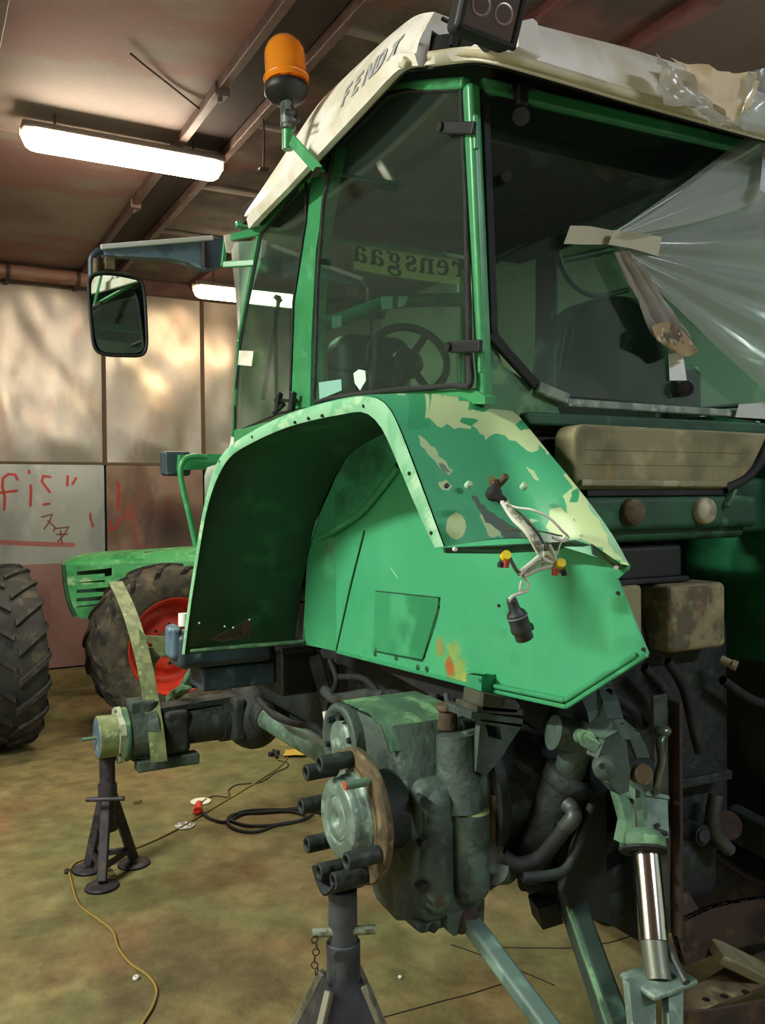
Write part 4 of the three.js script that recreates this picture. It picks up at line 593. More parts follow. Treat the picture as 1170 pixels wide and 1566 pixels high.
// ================= running gear of the tractor =================
const HUB = X(535, 1247, -0.79); HUB.z = 0;
const HY = X(525, 1245, -0.85).y;                             // height of the rear axle
{ // final drive casing: a drop-shaped casting between axle tube and hub
  const C = V(0, HY, 0), sh = new THREE.Shape(), up = V(-0.25, HY + 0.115, 0), r = 0.088;
  const pts = []; for (let a = 190; a >= 78; a -= 14) pts.push([up.x + r * Math.cos(a * Math.PI / 180), up.y + r * Math.sin(a * Math.PI / 180)]);
  pts.push([-0.1, HY + 0.2], [-0.03, HY + 0.185], [0.05, HY + 0.07], [0.085, HY - 0.05], [0.085, HY - 0.18], [0.06, HY - 0.25], [0, HY - 0.275], [-0.09, HY - 0.265], [-0.16, HY - 0.2], [-0.25, HY - 0.08], [-0.325, HY + 0.05]);
  pts.forEach(([a, b], i) => i ? sh.lineTo(a, b) : sh.moveTo(a, b)); sh.closePath();
  const g = new THREE.ExtrudeGeometry(sh, { depth: 0.2, bevelEnabled: true, bevelSize: 0.022, bevelThickness: 0.022, bevelSegments: 3, curveSegments: 8 });
  g.applyMatrix4(new THREE.Matrix4().makeBasis(V(0, 0, 1), V(0, 1, 0), V(-1, 0, 0)).setPosition(V(-0.5, 0, 0)));
  const fd = part('final_drive', toCreasedNormals(g, 0.7), M.cast, tractor, 'cast final drive casing of the rear axle');
  part('casing_top', shell([0, 1].map((k) => [[-0.27, HY + 0.226], [-0.1, HY + 0.225], [-0.025, HY + 0.208], [0.02, HY + 0.15]].map(([z, y]) => V(k ? -0.49 : -0.735, y + 0.0015, z))), 0.004), M.castGreen, fd, 'green oversprayed top of the casing');
  part('bearing_ring', lathe(V(-0.735, up.y, up.x), V(-1, 0, 0), [[0.108, -0.02], [0.11, 0.012], [0.104, 0.02], [0.088, 0.02], [0.085, 0.006], [0.06, 0.0], [0.058, -0.006], [0, -0.008]], 40), M.cast, fd);
  part('bearing_cap', lathe(V(-0.737, up.y - 0.005, up.x), V(-1, 0, 0), [[0.066, 0], [0.064, 0.012], [0.05, 0.018], [0.02, 0.02], [0.018, 0.03], [0, 0.031]], 32), M.hubSteel, fd);
  for (let k = 0; k < 6; k++) { const a = k * 1.047 + 0.3, p = V(-0.74, up.y + 0.075 * Math.sin(a), up.x + 0.075 * Math.cos(a)); part('bolt', cyl(p, p.clone().add(V(-0.02, 0, 0)), 0.009, 0.009, 6), M.castDark, fd); }
  // bolted rear cover with cast lobes
  const rc = part('rear_cover', [box(-0.71, -0.5, HY - 0.27, HY + 0.09, 0.04, 0.125, 0.04, 5), cyl(V(-0.655, HY - 0.2, 0.098), V(-0.655, HY + 0.03, 0.098), 0.05, 0.045), cyl(V(-0.56, HY - 0.18, 0.115), V(-0.56, HY + 0.0, 0.115), 0.055, 0.055), ball(V(-0.655, HY + 0.03, 0.098), 0.046), ball(V(-0.655, HY - 0.2, 0.098), 0.051), ball(V(-0.56, HY - 0.18, 0.115), 0.056), cyl(V(-0.575, HY + 0.0, 0.1), V(-0.575, HY + 0.19, 0.08), 0.062, 0.05), box(-0.7, -0.5, HY - 0.3, HY - 0.25, -0.06, 0.1, 0.02)], M.cast, fd);
  part('filler_boss', [lathe(V(-0.555, HY - 0.002, 0.122), V(0, 1, 0.15), [[0, 0], [0.045, 0], [0.045, 0.012], [0.018, 0.014]], 24)], M.olive, rc); part('plug', cyl(V(-0.553, HY + 0.006, 0.125), V(-0.553, HY + 0.036, 0.13), 0.014, 0.012, 6), M.olive, rc);
  for (const [x, y, z] of [[-0.705, 0.055, 0.12], [-0.708, -0.05, 0.13], [-0.71, -0.16, 0.125], [-0.7, -0.27, 0.1], [-0.66, -0.285, 0.09], [-0.6, -0.28, 0.1], [-0.54, -0.28, 0.1], [-0.52, 0.12, 0.11]]) part('bolt', cyl(V(x, HY + y, z - 0.012), V(x, HY + y, z + 0.014), 0.013, 0.013, 6), M.castDark, rc);
  part('breather', [cyl(V(-0.56, HY + 0.19, 0.02), V(-0.56, HY + 0.235, 0.02), 0.028, 0.024), lathe(V(-0.56, HY + 0.235, 0.02), V(0, 1, 0), [[0.02, 0], [0.03, 0.005], [0.03, 0.02], [0, 0.024]], 18)], M.rust, fd);
  // hub
  const hub = part('wheel_hub', lathe(V(-0.788, HY, 0), V(-1, 0, 0), [[0.06, 0.012], [0.164, 0.018], [0.168, 0.022], [0.168, 0.036], [0.164, 0.04], [0.125, 0.04], [0.122, 0.045], [0.1, 0.045]], 56), M.rust, tractor, 'rusty rear wheel hub flange');
  part('hub_neck', cyl(V(-0.72, HY, 0), V(-0.8, HY, 0), 0.1, 0.1, 36), M.castDark, hub); part('hub_boss', lathe(V(-0.828, HY, 0), V(-1, 0, 0), [[0.114, 0], [0.114, 0.01], [0.105, 0.013], [0.103, 0.026], [0.099, 0.028], [0.099, 0.046], [0.09, 0.053], [0.062, 0.055], [0.058, 0.049], [0.052, 0.049], [0.048, 0.055], [0.024, 0.056], [0.019, 0.036], [0, 0.034]], 56), M.hubSteel, hub, 'grey-green ringed hub boss');
  const R0 = 0.14; for (let k = 0; k < 8; k++) {
    const a = [52, 97, 138, 182, 222, 258, 294, 338][k] * Math.PI / 180, p = V(-0.825, HY + R0 * Math.sin(a), R0 * Math.cos(a)), thin = k === 0;
    part('wheel_stud', thin ? cyl(p, p.clone().add(V(-0.07, 0, 0)), 0.0105, 0.0105, 14) : lathe(p, V(-1, 0, 0), [[0.021, 0], [0.0215, 0.09], [0.0195, 0.093], [0.0135, 0.093], [0.0125, 0.085], [0.0125, 0.03], [0, 0.028]], 22), thin ? M.castGreen : M.castDark, hub);
    if (thin) part('stud_tip', cyl(p.clone().add(V(-0.069, 0, 0)), p.clone().add(V(-0.073, 0, 0)), 0.0108, 0.0108, 14), plain('#b0543c', 0.6), hub, 'red stud tip');
  }
  part('axle_tube', [cyl(V(-0.5, HY, -0.02), V(-0.2, HY, -0.02), 0.16, 0.19), cyl(V(-0.5, HY, -0.02), V(-0.47, HY, -0.02), 0.2, 0.2)], M.castDark, tractor);
  part('axle_strap', [bar(V(-0.46, HY + 0.25, 0.06), V(-0.44, HY - 0.2, 0.1), 0.075, 0.03, V(0, 0, 1), 0.008)], M.castDark, tractor);
  part('axle_strap', [bar(V(-0.53, HY + 0.2, 0.09), V(-0.5, HY - 0.16, 0.15), 0.06, 0.03, V(0, 0, 1), 0.008)], M.cast, tractor);
}
{ // cab mount above the axle: rubber block on a bracket
  const q = (a, b, o = 0) => Z(a, b, 0.15 + o);
  const m = part('cab_mount', [prism([q(722, 1088), q(800, 1100), q(798, 1112), q(720, 1100)], V(0, 0, -0.12)), prism([q(735, 1100), q(800, 1108), q(778, 1140), q(772, 1152), q(745, 1185), q(728, 1180)], V(0, 0, -0.02), [[q(742, 1108), q(765, 1112), q(768, 1132), q(748, 1128)]])], M.cast, tractor, 'grey bracket carrying the cab mount');
  part('rubber_block', [prism([q(740, 1060), q(788, 1070), q(796, 1080), q(790, 1090), q(738, 1086)], V(0, 0, -0.09)), prism([q(730, 1080), q(800, 1086), q(800, 1094), q(730, 1090)], V(0, 0.0, -0.1))], mottled('#4a4c3c', [['#35382e', 4, 0.4, 0.7], ['#5d553c', 6, 0.6, 0.8]], { size: 0.2, rough: 0.8 }), m, 'dark rubber mount block');
}
// transmission, engine, dark masses below the cab
part('transmission', [box(-0.27, 0.27, 0.72, 1.32, -1.3, 0.2, 0.06, 3), box(-0.33, 0.33, 0.85, 1.2, -0.5, -0.1, 0.05), box(-0.22, 0.22, 0.6, 0.8, -0.3, 0.25, 0.05)], M.castDark, tractor, 'dark transmission housing');
part('engine', [box(-0.27, 0.27, 0.75, 1.4, -2.75, -1.3, 0.05, 3), box(-0.2, 0.2, 0.62, 0.8, -2.0, -1.3, 0.04)], M.castDark, tractor, 'dark engine block');
part('mudguard_shield', [prism([X(560, 975, -0.42), X(700, 1015, -0.42), X(740, 1060, -0.42), X(690, 1080, -0.42), X(560, 1010, -0.42)], V(0.02, 0, 0))], M.rubber, tractor);
{
  const P = (a, b, x = -0.42) => X(a, b, x);
  const pl = part('hydraulic_pipes', tube([P(497, 1056), P(512, 1068), P(535, 1066), P(565, 1062), P(590, 1066)], 0.022, 24, 10), M.steel, tractor, 'grey pipe elbow under the cab');
  part('hose', tube([P(505, 1010), P(515, 1040), P(500, 1080), P(498, 1120)], 0.012, 20, 8), M.rubber, pl);
  part('hose', tube([P(560, 1085), P(600, 1060), P(640, 1085), P(650, 1110)], 0.014, 20, 8), M.rubber, pl);
  part('hose', tube([P(520, 1035), P(560, 1040), P(600, 1085), P(620, 1100)], 0.012, 20, 8), M.rubber, pl);
  part('pipe', cyl(P(662, 1062, -0.45), P(668, 1110, -0.45), 0.02), M.steel, pl); part('pipe', cyl(P(682, 1060, -0.45), P(690, 1105, -0.45), 0.009), M.steel, pl); part('lever', [bar(P(712, 1075, -0.45), P(695, 1105, -0.45), 0.012, 0.008), bar(P(690, 1110, -0.45), P(738, 1110, -0.45), 0.05, 0.03)], M.cast, pl);
  part('spring_clip', [cyl(P(497, 1088, -0.5), P(499, 1100, -0.5), 0.01), tube([P(499, 1100, -0.5), P(506, 1108, -0.5), P(500, 1122, -0.5)], 0.004, 10, 6)], plain('#cfd6d0', 0.4), pl, 'bright hose end');
}
{ // tank and battery box below the front of the fender
  const q = (a, b, o = 0) => Z(a, b, -1.2 + o);
  const t = part('fuel_tank', [box(q(273, 1000).x, q(420, 1000).x, q(300, 1024).y, q(300, 968).y, -1.36, -1.2, 0.03, 3)], M.tank, tractor, 'dark blue-grey step tank');
  part('tank_end', [box(q(263, 1000).x, q(282, 1000).x, q(280, 1010).y, q(280, 958).y, -1.31, -1.215, 0.02, 3)], M.blueGrey, t, 'dusty blue tank end'); part('filler_cap', cyl(q(281, 957, -0.05), q(281, 938, -0.05), 0.02, 0.02, 18), M.white, t, 'white cap');
  part('lower_panel', box(q(312, 1000).x, q(424, 1000).x, q(300, 1062).y, q(300, 1026).y, -1.4, -1.22, 0.01), M.tank, t);
  const b = part('battery_box', box(q(424, 1000).x, q(480, 1000).x, q(440, 1062).y, q(440, 990).y, -1.5, -1.16, 0.015, 2), M.black, tractor, 'black box beside the tank');
  part('lid', box(q(421, 1000).x, q(483, 1000).x, q(440, 996).y, q(440, 988).y, -1.52, -1.14, 0.008, 2), M.black, b);
  part('front_support', bar(q(480, 1000, 0.02), q(510, 1105, 0.05), 0.06, 0.05), M.castDark, tractor);
}
// ---- front axle with the bare left hub ----
{
  const FH = X(150, 1128, -1.04), z = FH.z, y = FH.y, ax = V(-1, 0, 0), P = (x, dy = 0, dz = 0) => V(x, y + dy, z + dz);
  const fa = part('front_axle', [cyl(P(-0.86), P(-0.45, 0.01), 0.085, 0.1, 24), cyl(P(-0.45, 0.01), P(0.45, 0.01), 0.11, 0.11, 24), cyl(P(0.45, 0.01), P(0.86), 0.1, 0.085, 24), bar(P(-0.82, 0.1), P(-0.3, 0.12), 0.12, 0.03), ball(P(-0.27, 0.01), 0.17, 0.9, 1, 1), box(-0.42, -0.34, y - 0.09, y + 0.13, z - 0.13, z + 0.13, 0.03), box(-0.75, -0.62, y - 0.11, y + 0.1, z - 0.1, z + 0.1, 0.03)], M.castDark, tractor, 'dark front axle beam');
  part('knuckle', [cyl(P(-0.82, -0.13), P(-0.82, 0.15), 0.07, 0.07, 20), cyl(P(-0.92), P(-0.78), 0.12, 0.13, 28), box(-0.9, -0.78, y + 0.1, y + 0.16, z - 0.06, z + 0.06, 0.012)], M.cast, fa);
  part('steering_arm', [bar(X(262, 1068, -0.62), X(285, 1050, -0.6), 0.06, 0.03), bar(X(280, 1052, -0.6), X(297, 1022, -0.58), 0.04, 0.03), ball(X(268, 1062, -0.62), 0.03)], M.castGreen, fa, 'green steering arm');
  part('steering_ram', bar(X(297, 1050, -0.55), X(312, 1010, -0.55), 0.03, 0.02), M.castDark, fa);
  const fh = part('front_hub', [lathe(P(-0.905), ax, [[0, 0], [0.125, 0], [0.128, 0.008], [0.128, 0.022], [0.12, 0.028], [0.11, 0.03]], 40)], M.dustyGreen, tractor, 'left front hub without its wheel');
  const oct = []; for (let k = 0; k < 16; k++) { const a = k / 16 * Math.PI * 2, rr2 = k % 4 < 2 ? 0.132 : 0.112; oct.push(V(-0.932, y + rr2 * Math.sin(a + 0.2), z + rr2 * Math.cos(a + 0.2))); }
  part('hub_flange', prism(oct, V(-0.028, 0, 0)), mottled('#a9b59c', [['#8a9a80', 5, 0.4, 0.7]], { size: 0.3, rough: 0.6 }), fh, 'pale lobed hub flange');
  for (let k = 0; k < 6; k++) { const a = k / 6 * Math.PI * 2 + 0.4, p = P(-0.958, 0.118 * Math.sin(a), 0.118 * Math.cos(a)); part('stud_hole', cyl(p, p.clone().add(V(-0.004, 0, 0)), 0.008, 0.008, 12), M.black, fh); }
  part('hub_drum', lathe(P(-0.955), ax, [[0.098, 0], [0.101, 0.085], [0.096, 0.092], [0.094, 0.092]], 40), M.olive, fh, 'olive hub drum');
  part('drum_face', lathe(P(-0.955), ax, [[0.096, 0.09], [0.085, 0.094], [0.07, 0.09], [0.05, 0.094], [0.03, 0.091], [0, 0.095]], 40), M.blueGrey, fh, 'blue-grey hub face');
  part('stud', cyl(P(-1.04), P(-1.115), 0.0085, 0.0085, 12), M.castGreen, fh);
  part('brake_plate', [box(-0.88, -0.58, y - 0.17, y - 0.115, z + 0.02, z + 0.1, 0.01, 2)], M.cast, fa);
  // mudguard arm: an upright flat bar bending forwards over the missing wheel
  const xa = -0.8, l = [[243, 1165], [238, 1120], [230, 1070], [220, 1015], [207, 965], [193, 925], [176, 889]].map(([a, b]) => X(a, b, xa)), c = crv(l, 30);
  const rows = c.map((p) => [V(xa - 0.035, p.y, p.z), V(xa + 0.04, p.y, p.z)]);
  const ma = part('mudguard_arm', shell(rows, 0.012), M.olive, tractor, 'curved olive mudguard arm');
  part('gusset', prism([[212, 962], [224, 972], [262, 974], [268, 1000], [246, 1004], [238, 1016], [236, 1050], [226, 1050]].map(([a, b]) => Z(a, b, -2.5)), V(0, 0, -0.012), [[[220, 984], [234, 983], [234, 990], [220, 991]].map(([a, b]) => Z(a, b, -2.5))]), M.olive, ma);
  // drive shaft cover running back along the tractor
  const s0 = X(396, 1092, -0.27), s1 = X(560, 1186, -0.27), sd = s1.clone().sub(s0).normalize();
  const ds = part('drive_shaft_cover', cyl(s0, s1, 0.052, 0.055, 28), mottled('#5c7568', [['#48604f', 4, 0.4, 0.7], ['#6f917c', 7, 0.55, 0.8]], { size: 0.4, rough: 0.55 }), tractor, 'grey-green tube over the front drive shaft');
  part('bell_end', lathe(s0.clone().addScaledVector(sd, -0.09), sd, [[0.06, 0], [0.1, 0.01], [0.105, 0.05], [0.085, 0.06], [0.09, 0.12], [0.075, 0.14], [0.075, 0.2], [0.055, 0.21]], 32), M.castDark, ds);
  part('brake_hose', tube([X(395, 1070, -0.4), X(420, 1095, -0.4), X(455, 1108, -0.4), X(485, 1112, -0.4), X(500, 1130, -0.4)], 0.014, 24, 8), M.rubber, fa);
}
// ---- rear panel, lamp bar and boxes ----
{
  const q = (a, b, z = 0.3) => Z(a, b, z), yT = q(880, 655).y, yB = q(900, 742).y, x0 = q(884, 690).x, x1 = q(1152, 690).x;
  part('rear_ledge', [box(-0.44, 0.57, q(860, 652, 0.22).y, q(860, 632, 0.22).y, 0.1, 0.225, 0.008)], M.darkGreen, tractor);
  const sh = new THREE.Shape(); const w = x1 - x0, h = yT - yB; sh.moveTo(0.03, 0); sh.lineTo(w - 0.12, 0); sh.bezierCurveTo(w - 0.03, 0, w, 0.08, w + 0.05, h); sh.lineTo(0.03, h); sh.quadraticCurveTo(0, h, 0, h - 0.03); sh.lineTo(0, 0.03); sh.quadraticCurveTo(0, 0, 0.03, 0);
  const eg = new THREE.ExtrudeGeometry(sh, { depth: 0.06, bevelEnabled: true, bevelSize: 0.012, bevelThickness: 0.012, bevelSegments: 3, curveSegments: 8 }); eg.translate(x0, yB, 0.23);
  const rp = part('rear_panel', eg, M.tan, tractor, 'dusty tan panel below the rear window');
  for (const [a, b] of [[0.62, 0.66], [0.36, 0.39]]) part('rib', box(x0 + 0.02, x1 - 0.04, yB + h * a, yB + h * b, 0.29, 0.304, 0.002, 2), M.tan, rp);
  part('panel_lip', bar(V(x0, yB + 0.006, 0.305), V(x1 - 0.12, yB + 0.002, 0.305), 0.018, 0.018, V(0, 1, 0), 0.006), mottled('#a9a587', [['#85805f', 6, 0.4, 0.7]], { size: 0.3, rough: 0.6 }), rp);
  part('edge_trim', tube([V(x1 - 0.12, yB - 0.012, 0.3), V(x1 - 0.03, yB + 0.02, 0.3), V(x1 + 0.03, yB + h * 0.5, 0.3), V(x1 + 0.07, yB + h, 0.3)], 0.014, 24, 8), M.rubber, rp);
  part('edge_trim', bar(V(x0 + 0.03, yB - 0.02, 0.29), V(x1 - 0.1, yB - 0.02, 0.29), 0.02, 0.016), M.rubber, rp);
  const yb0 = q(930, 832).y, yb1 = q(930, 758).y, lb = part('lamp_bar', [box(-0.45, q(1162, 790).x, yb0 + 0.03, yb1, 0.16, 0.3, 0.02, 3), box(-0.44, q(1162, 790).x - 0.02, yb0, yb0 + 0.06, 0.14, 0.27, 0.02, 2), box(0.3, 0.62, yb0 + 0.01, yb1 + 0.05, 0.1, 0.22, 0.02)], M.darkGreen, tractor, 'dark green beam with two round lamps');
  for (const [a, b, m] of [[964, 783, M.rust], [1074, 781, M.tan]]) { const c = q(a, b, 0.3); part('round_lamp', lathe(c, V(0, 0, 1), [[0.036, 0], [0.036, 0.012], [0.033, 0.02], [0.02, 0.028], [0, 0.031]], 28), m === M.tan ? mottled('#b9b49c', [['#8c866c', 5, 0.45, 0.7]], { size: 0.15, rough: 0.5 }) : m, lb); }
  part('lamp_bracket', bar(q(1110, 775, 0.31), q(1122, 748, 0.3), 0.02, 0.012), M.dustyGreen, lb);
  part('rear_box', [box(q(965, 860).x, q(1062, 860).x, q(1000, 890).y, q(1000, 836).y, 0.0, 0.26, 0.012), box(q(940, 870).x, q(1068, 870).x, q(1000, 895).y, q(1000, 886).y, 0.0, 0.27, 0.004)], M.black, tractor, 'dark box below the lamp bar');
  part('mud_flap', box(q(955, 940).x, q(992, 940).x, q(970, 990).y, q(970, 897).y, 0.2, 0.28, 0.012), M.tan, tractor, 'left tan block');
  const mf = part('mud_flap', box(q(1026, 940, 0.32).x, q(1112, 940, 0.32).x, q(1070, 995, 0.32).y, q(1070, 893, 0.32).y, 0.2, 0.32, 0.018, 3), mottled('#8a8260', [['#5d5846', 4, 0.45, 0.65], ['#9b9470', 6, 0.55, 0.8], ['#85604a', 5, 0.62, 0.8]], { size: 0.25, rough: 0.8 }), tractor, 'right stained tan block');
  part('trailer_socket', [cyl(q(1102, 1008, 0.3), q(1124, 1018, 0.33), 0.012), cyl(q(1120, 1016, 0.33), q(1127, 1019, 0.34), 0.014)], M.tan, mf);
}
// ---- hitch ----
{
  const A = (a, b, z = 0.45) => Z(a, b, z), K = M.cast, KD = M.castDark;
  part('rear_casting', [box(-0.3, 0.3, 0.62, 1.3, -0.05, 0.1, 0.05), box(-0.26, 0.28, 0.72, 1.42, 0.05, 0.24, 0.05)], KD, tractor, 'dark rear gearbox casting');
  const ra = part('lift_arm', [prism([A(898, 1030, 0.2), A(930, 1030, 0.2), A(946, 1070, 0.34), A(955, 1105, 0.4), A(930, 1130, 0.4), A(922, 1085, 0.34)], V(-0.05, 0, 0))], K, tractor, 'grey-green hydraulic lift arm');
  // fork at its end: two cheeks and a pin
  part('fork_cheek', prism([A(926, 1128), A(945, 1118), A(958, 1135), A(964, 1180), A(962, 1210), A(948, 1216), A(935, 1200), A(928, 1170), A(914, 1160)], V(0.005, 0, -0.045)), K, ra);
  part('fork_cheek', prism([A(940, 1120, 0.4), A(975, 1116, 0.4), A(988, 1140, 0.4), A(1000, 1175, 0.4), A(998, 1208, 0.4), A(984, 1212, 0.4), A(978, 1170, 0.4), A(964, 1132, 0.4)], V(0.004, 0, -0.045)), K, ra);
  part('fork_crown', [prism([A(936, 1100, 0.4), A(954, 1100, 0.4), A(980, 1122, 0.4), A(966, 1130, 0.42), A(940, 1132, 0.45), A(922, 1130, 0.45)], V(0, 0, -0.06))], K, ra);
  part('side_lug', [bar(A(893, 1128, 0.4), A(918, 1142, 0.43), 0.04, 0.03), cyl(A(888, 1126, 0.35), A(900, 1130, 0.42), 0.018)], M.castGreen, ra);
  part('fork_pin', lathe(A(924, 1175, 0.46), V(-0.6, 0, 0.8), [[0, 0.018], [0.02, 0.016], [0.026, 0.008], [0.026, -0.02]], 24), K, ra); part('pin_hole', cyl(A(921, 1172, 0.476), A(921, 1172, 0.48), 0.007, 0.006, 10), M.black, ra);
  part('pin_end', cyl(A(975, 1182, 0.43), A(985, 1184, 0.46), 0.024, 0.024, 20), M.rust, ra); part('cross_pin', cyl(A(950, 1178, 0.42), A(990, 1172, 0.4), 0.022), KD, ra);
  // lift rod: clevis, casting, chrome tube
  const B = (a, b, o = 0) => Z(a, b, 0.36 + (b - 1205) / 295 * 0.2 + o);
  const lr = part('lift_rod', [cyl(B(987, 1300), B(1000, 1440), 0.0335, 0.033, 32)], M.chrome, tractor, 'bright worn lift rod');
  part('clevis', [prism([B(946, 1215), B(958, 1214), B(976, 1250), B(978, 1290), B(952, 1290), B(958, 1258)], V(0, 0, -0.03)), prism([B(972, 1206), B(984, 1198), B(990, 1212), B(990, 1280), B(976, 1284), B(970, 1250)], V(0, 0, -0.05))], M.castGreen, lr, 'oversprayed green clevis'); part('clevis_slot', bar(B(966, 1230, -0.01), B(970, 1290, -0.01), 0.02, 0.02), M.rust, lr);
  part('gear_housing', [prism([B(988, 1212), B(1021, 1218), B(1023, 1282), B(990, 1282)], V(0, 0, -0.07)), prism([B(985, 1208), B(1021, 1216), B(1021, 1221), B(986, 1216)], V(0, 0, 0.006))], M.hubSteel, lr);
  part('collar', [lathe(B(984, 1302), B(981, 1270).sub(B(984, 1302)).normalize(), [[0.03, 0], [0.05, 0.002], [0.055, 0.01], [0.055, 0.028], [0.046, 0.042], [0.03, 0.05]], 36)], M.castGreen, lr); part('collar_lip', lathe(B(984, 1304), B(981, 1270).sub(B(984, 1302)).normalize(), [[0.03, 0], [0.055, 0], [0.058, 0.008], [0.05, 0.012], [0.03, 0.012]], 36), KD, lr);
  part('bolt', cyl(B(1006, 1262, 0.002), B(1006, 1262, 0.01), 0.006), M.black, lr); part('bolt', cyl(B(1003, 1270, 0.002), B(1020, 1275, 0.01), 0.006), KD, lr);
  part('crank', [tube([A(1018, 1120, 0.37), A(1010, 1135, 0.38), A(1012, 1165, 0.385), A(1006, 1190, 0.38), A(1003, 1212, 0.375)], 0.011, 24, 10), ball(A(1014, 1118, 0.37), 0.02, 1.1, 0.8, 1)], mottled('#7f8a7e', [['#54604f', 5, 0.4, 0.7]], { size: 0.2, rough: 0.3, metal: 0.6 }), lr, 'curved crank handle');
  part('lower_tube', [cyl(B(999, 1438), B(1007, 1500), 0.029, 0.029, 28)], mottled('#6f7466', [['#5d4630', 4, 0.5, 0.7], ['#8a8d78', 8, 0.6, 0.8]], { size: 0.2, rough: 0.45, metal: 0.5 }), lr, 'stained lower tube');
  part('lower_clevis', [box(B(975, 1500).x, B(1043, 1500).x, B(1000, 1512).y, B(1000, 1496).y, 0.5, 0.61, 0.01), prism([B(962, 1503), B(1002, 1500), B(1004, 1600), B(972, 1600)], V(0, 0, -0.02)), prism([B(1022, 1500), B(1045, 1500), B(1045, 1600), B(1024, 1600)], V(0, 0, -0.02)), box(B(1002, 1530).x, B(1024, 1530).x, B(1000, 1545).y, B(1000, 1526).y, 0.5, 0.56, 0.005)], M.hubSteel, lr, 'pale lower fork of the lift rod');
  part('lock_rod', cyl(B(1020, 1445, 0.01), B(1050, 1503, 0.05), 0.009), M.steel, lr);
  // vertical perforated strap behind the rod
  const st = part('check_strap', bar(A(1008, 1062, 0.34), A(1012, 1430, 0.34), 0.05, 0.012, V(0, 0, 1), 0.003), M.steel, tractor, 'upright perforated strap'); part('strap_edge', bar(A(1028, 1070, 0.34), A(1030, 1428, 0.34), 0.012, 0.06, V(0, 0, 1), 0.003), M.rustDark, st);
  for (const b of [1325, 1363, 1262]) part('strap_hole', cyl(A(1003, b, 0.346), A(1003, b, 0.349), 0.009, 0.009, 14), M.black, st);
  // lower links
  const P0 = A(866, 1356, 0.12), P1 = A(958, 1620, 0.58); part('lower_link', [bar(P0, P1, 0.05, 0.1, V(0, 1, 0), 0.01)], mottled('#33453f', [['#273832', 4, 0.4, 0.7], ['#4a665a', 7, 0.58, 0.82]], { size: 0.4, rough: 0.5 }), tractor, 'flat lower hitch link');
  part('link_edge', bar(P0.clone().add(V(0, 0.047, -0.02)), P1.clone().add(V(0, 0.047, -0.02)), 0.05, 0.014, V(0, 1, 0), 0.005), M.castGreen, tractor);
  part('link_bracket', [cyl(A(800, 1345, 0.08), A(868, 1350, 0.1), 0.03), bar(A(818, 1395, 0.08), A(850, 1385, 0.1), 0.09, 0.06)], KD, tractor, 'dark pivot block of the lower link');
  const Q0 = A(712, 1400, 0.1), Q1 = A(860, 1600, 0.5); part('stabiliser_bar', [bar(Q0, Q1, 0.05, 0.04, V(0, 1, 0), 0.012)], mottled('#5c736a', [['#465b51', 4, 0.4, 0.7], ['#78968a', 7, 0.55, 0.8]], { size: 0.4, rough: 0.5 }), tractor, 'pale grey-green stabiliser bar'); part('rusty_end', cyl(A(712, 1392, 0.1), A(722, 1422, 0.13), 0.03, 0.034, 14), M.rustDark, tractor);
  part('stabiliser_bracket', [prism([A(684, 1330, 0.12), A(712, 1330, 0.12), A(714, 1400, 0.12), A(708, 1425, 0.12), A(694, 1432, 0.12), A(684, 1422, 0.12)], V(0, 0, -0.03)), prism([A(722, 1320, 0.1), A(742, 1340, 0.1), A(740, 1412, 0.1), A(728, 1420, 0.1)], V(0, 0, -0.03)), prism([A(708, 1290, 0.14), A(765, 1288, 0.14), A(778, 1320, 0.14), A(770, 1348, 0.14), A(750, 1362, 0.14), A(712, 1352, 0.14)], V(0, 0, -0.08))], K, tractor, 'grey bracket below the axle');
  part('bracket_roller', cyl(A(752, 1325, 0.15), A(770, 1325, 0.1), 0.045, 0.045, 24), K, tractor);
  part('bolt_stem', cyl(A(757, 1215, 0.14), A(751, 1292, 0.14), 0.012), M.rust, tractor);
  // lift cylinder, hose and side plate
  const lc = part('lift_cylinder', [cyl(A(872, 1188, 0.2), A(800, 1330, 0.1), 0.062, 0.062, 28), lathe(A(874, 1184, 0.2), A(800, 1330, 0.1).sub(A(872, 1188, 0.2)).normalize(), [[0.05, -0.01], [0.07, 0], [0.07, 0.03], [0.062, 0.04]], 28)], M.castDark, tractor, 'dark hydraulic lift cylinder'); part('cylinder_rod', [cyl(A(868, 1190, 0.2), A(885, 1130, 0.24), 0.04), cyl(A(846, 1120, 0.22), A(890, 1130, 0.24), 0.045)], K, lc);
  const ho = part('hydraulic_hose', tube([A(768, 1308, 0.16), A(790, 1322, 0.18), A(822, 1314, 0.2), A(850, 1285, 0.24), A(872, 1254, 0.26)], 0.02, 30, 10), M.rubber, tractor, 'black hydraulic hose with steel elbow'); part('hose_elbow', tube([A(862, 1268, 0.25), A(877, 1250, 0.27), A(876, 1238, 0.255), A(866, 1228, 0.235)], 0.021, 20, 12), M.steel, ho);
  const sp = part('side_plate', prism([A(905, 1150, 0.24), A(1002, 1150, 0.24), A(1002, 1455, 0.24), A(930, 1412, 0.24), A(875, 1395, 0.24), A(860, 1362, 0.24), A(876, 1310, 0.24), A(900, 1230, 0.24)], V(0, 0, -0.02)), plain('#1f2726', 0.6, 0.1), tractor, 'dark steel side plate');
  part('plate_edge', tube([A(800, 1342, 0.22), A(845, 1338, 0.25), A(865, 1330, 0.26), A(885, 1290, 0.26), A(905, 1230, 0.26)], 0.014, 24, 8), M.castDark, sp);
  // things further in on the right
  part('shelf_bracket', [prism([A(1034, 1155, 0.2), A(1100, 1148, 0.2), A(1118, 1184, 0.3), A(1034, 1202, 0.3)], V(0, -0.012, 0)), bar(A(1034, 1200, 0.3), A(1118, 1184, 0.3), 0.012, 0.025)], M.castDark, tractor, 'flat shelf-like bracket');
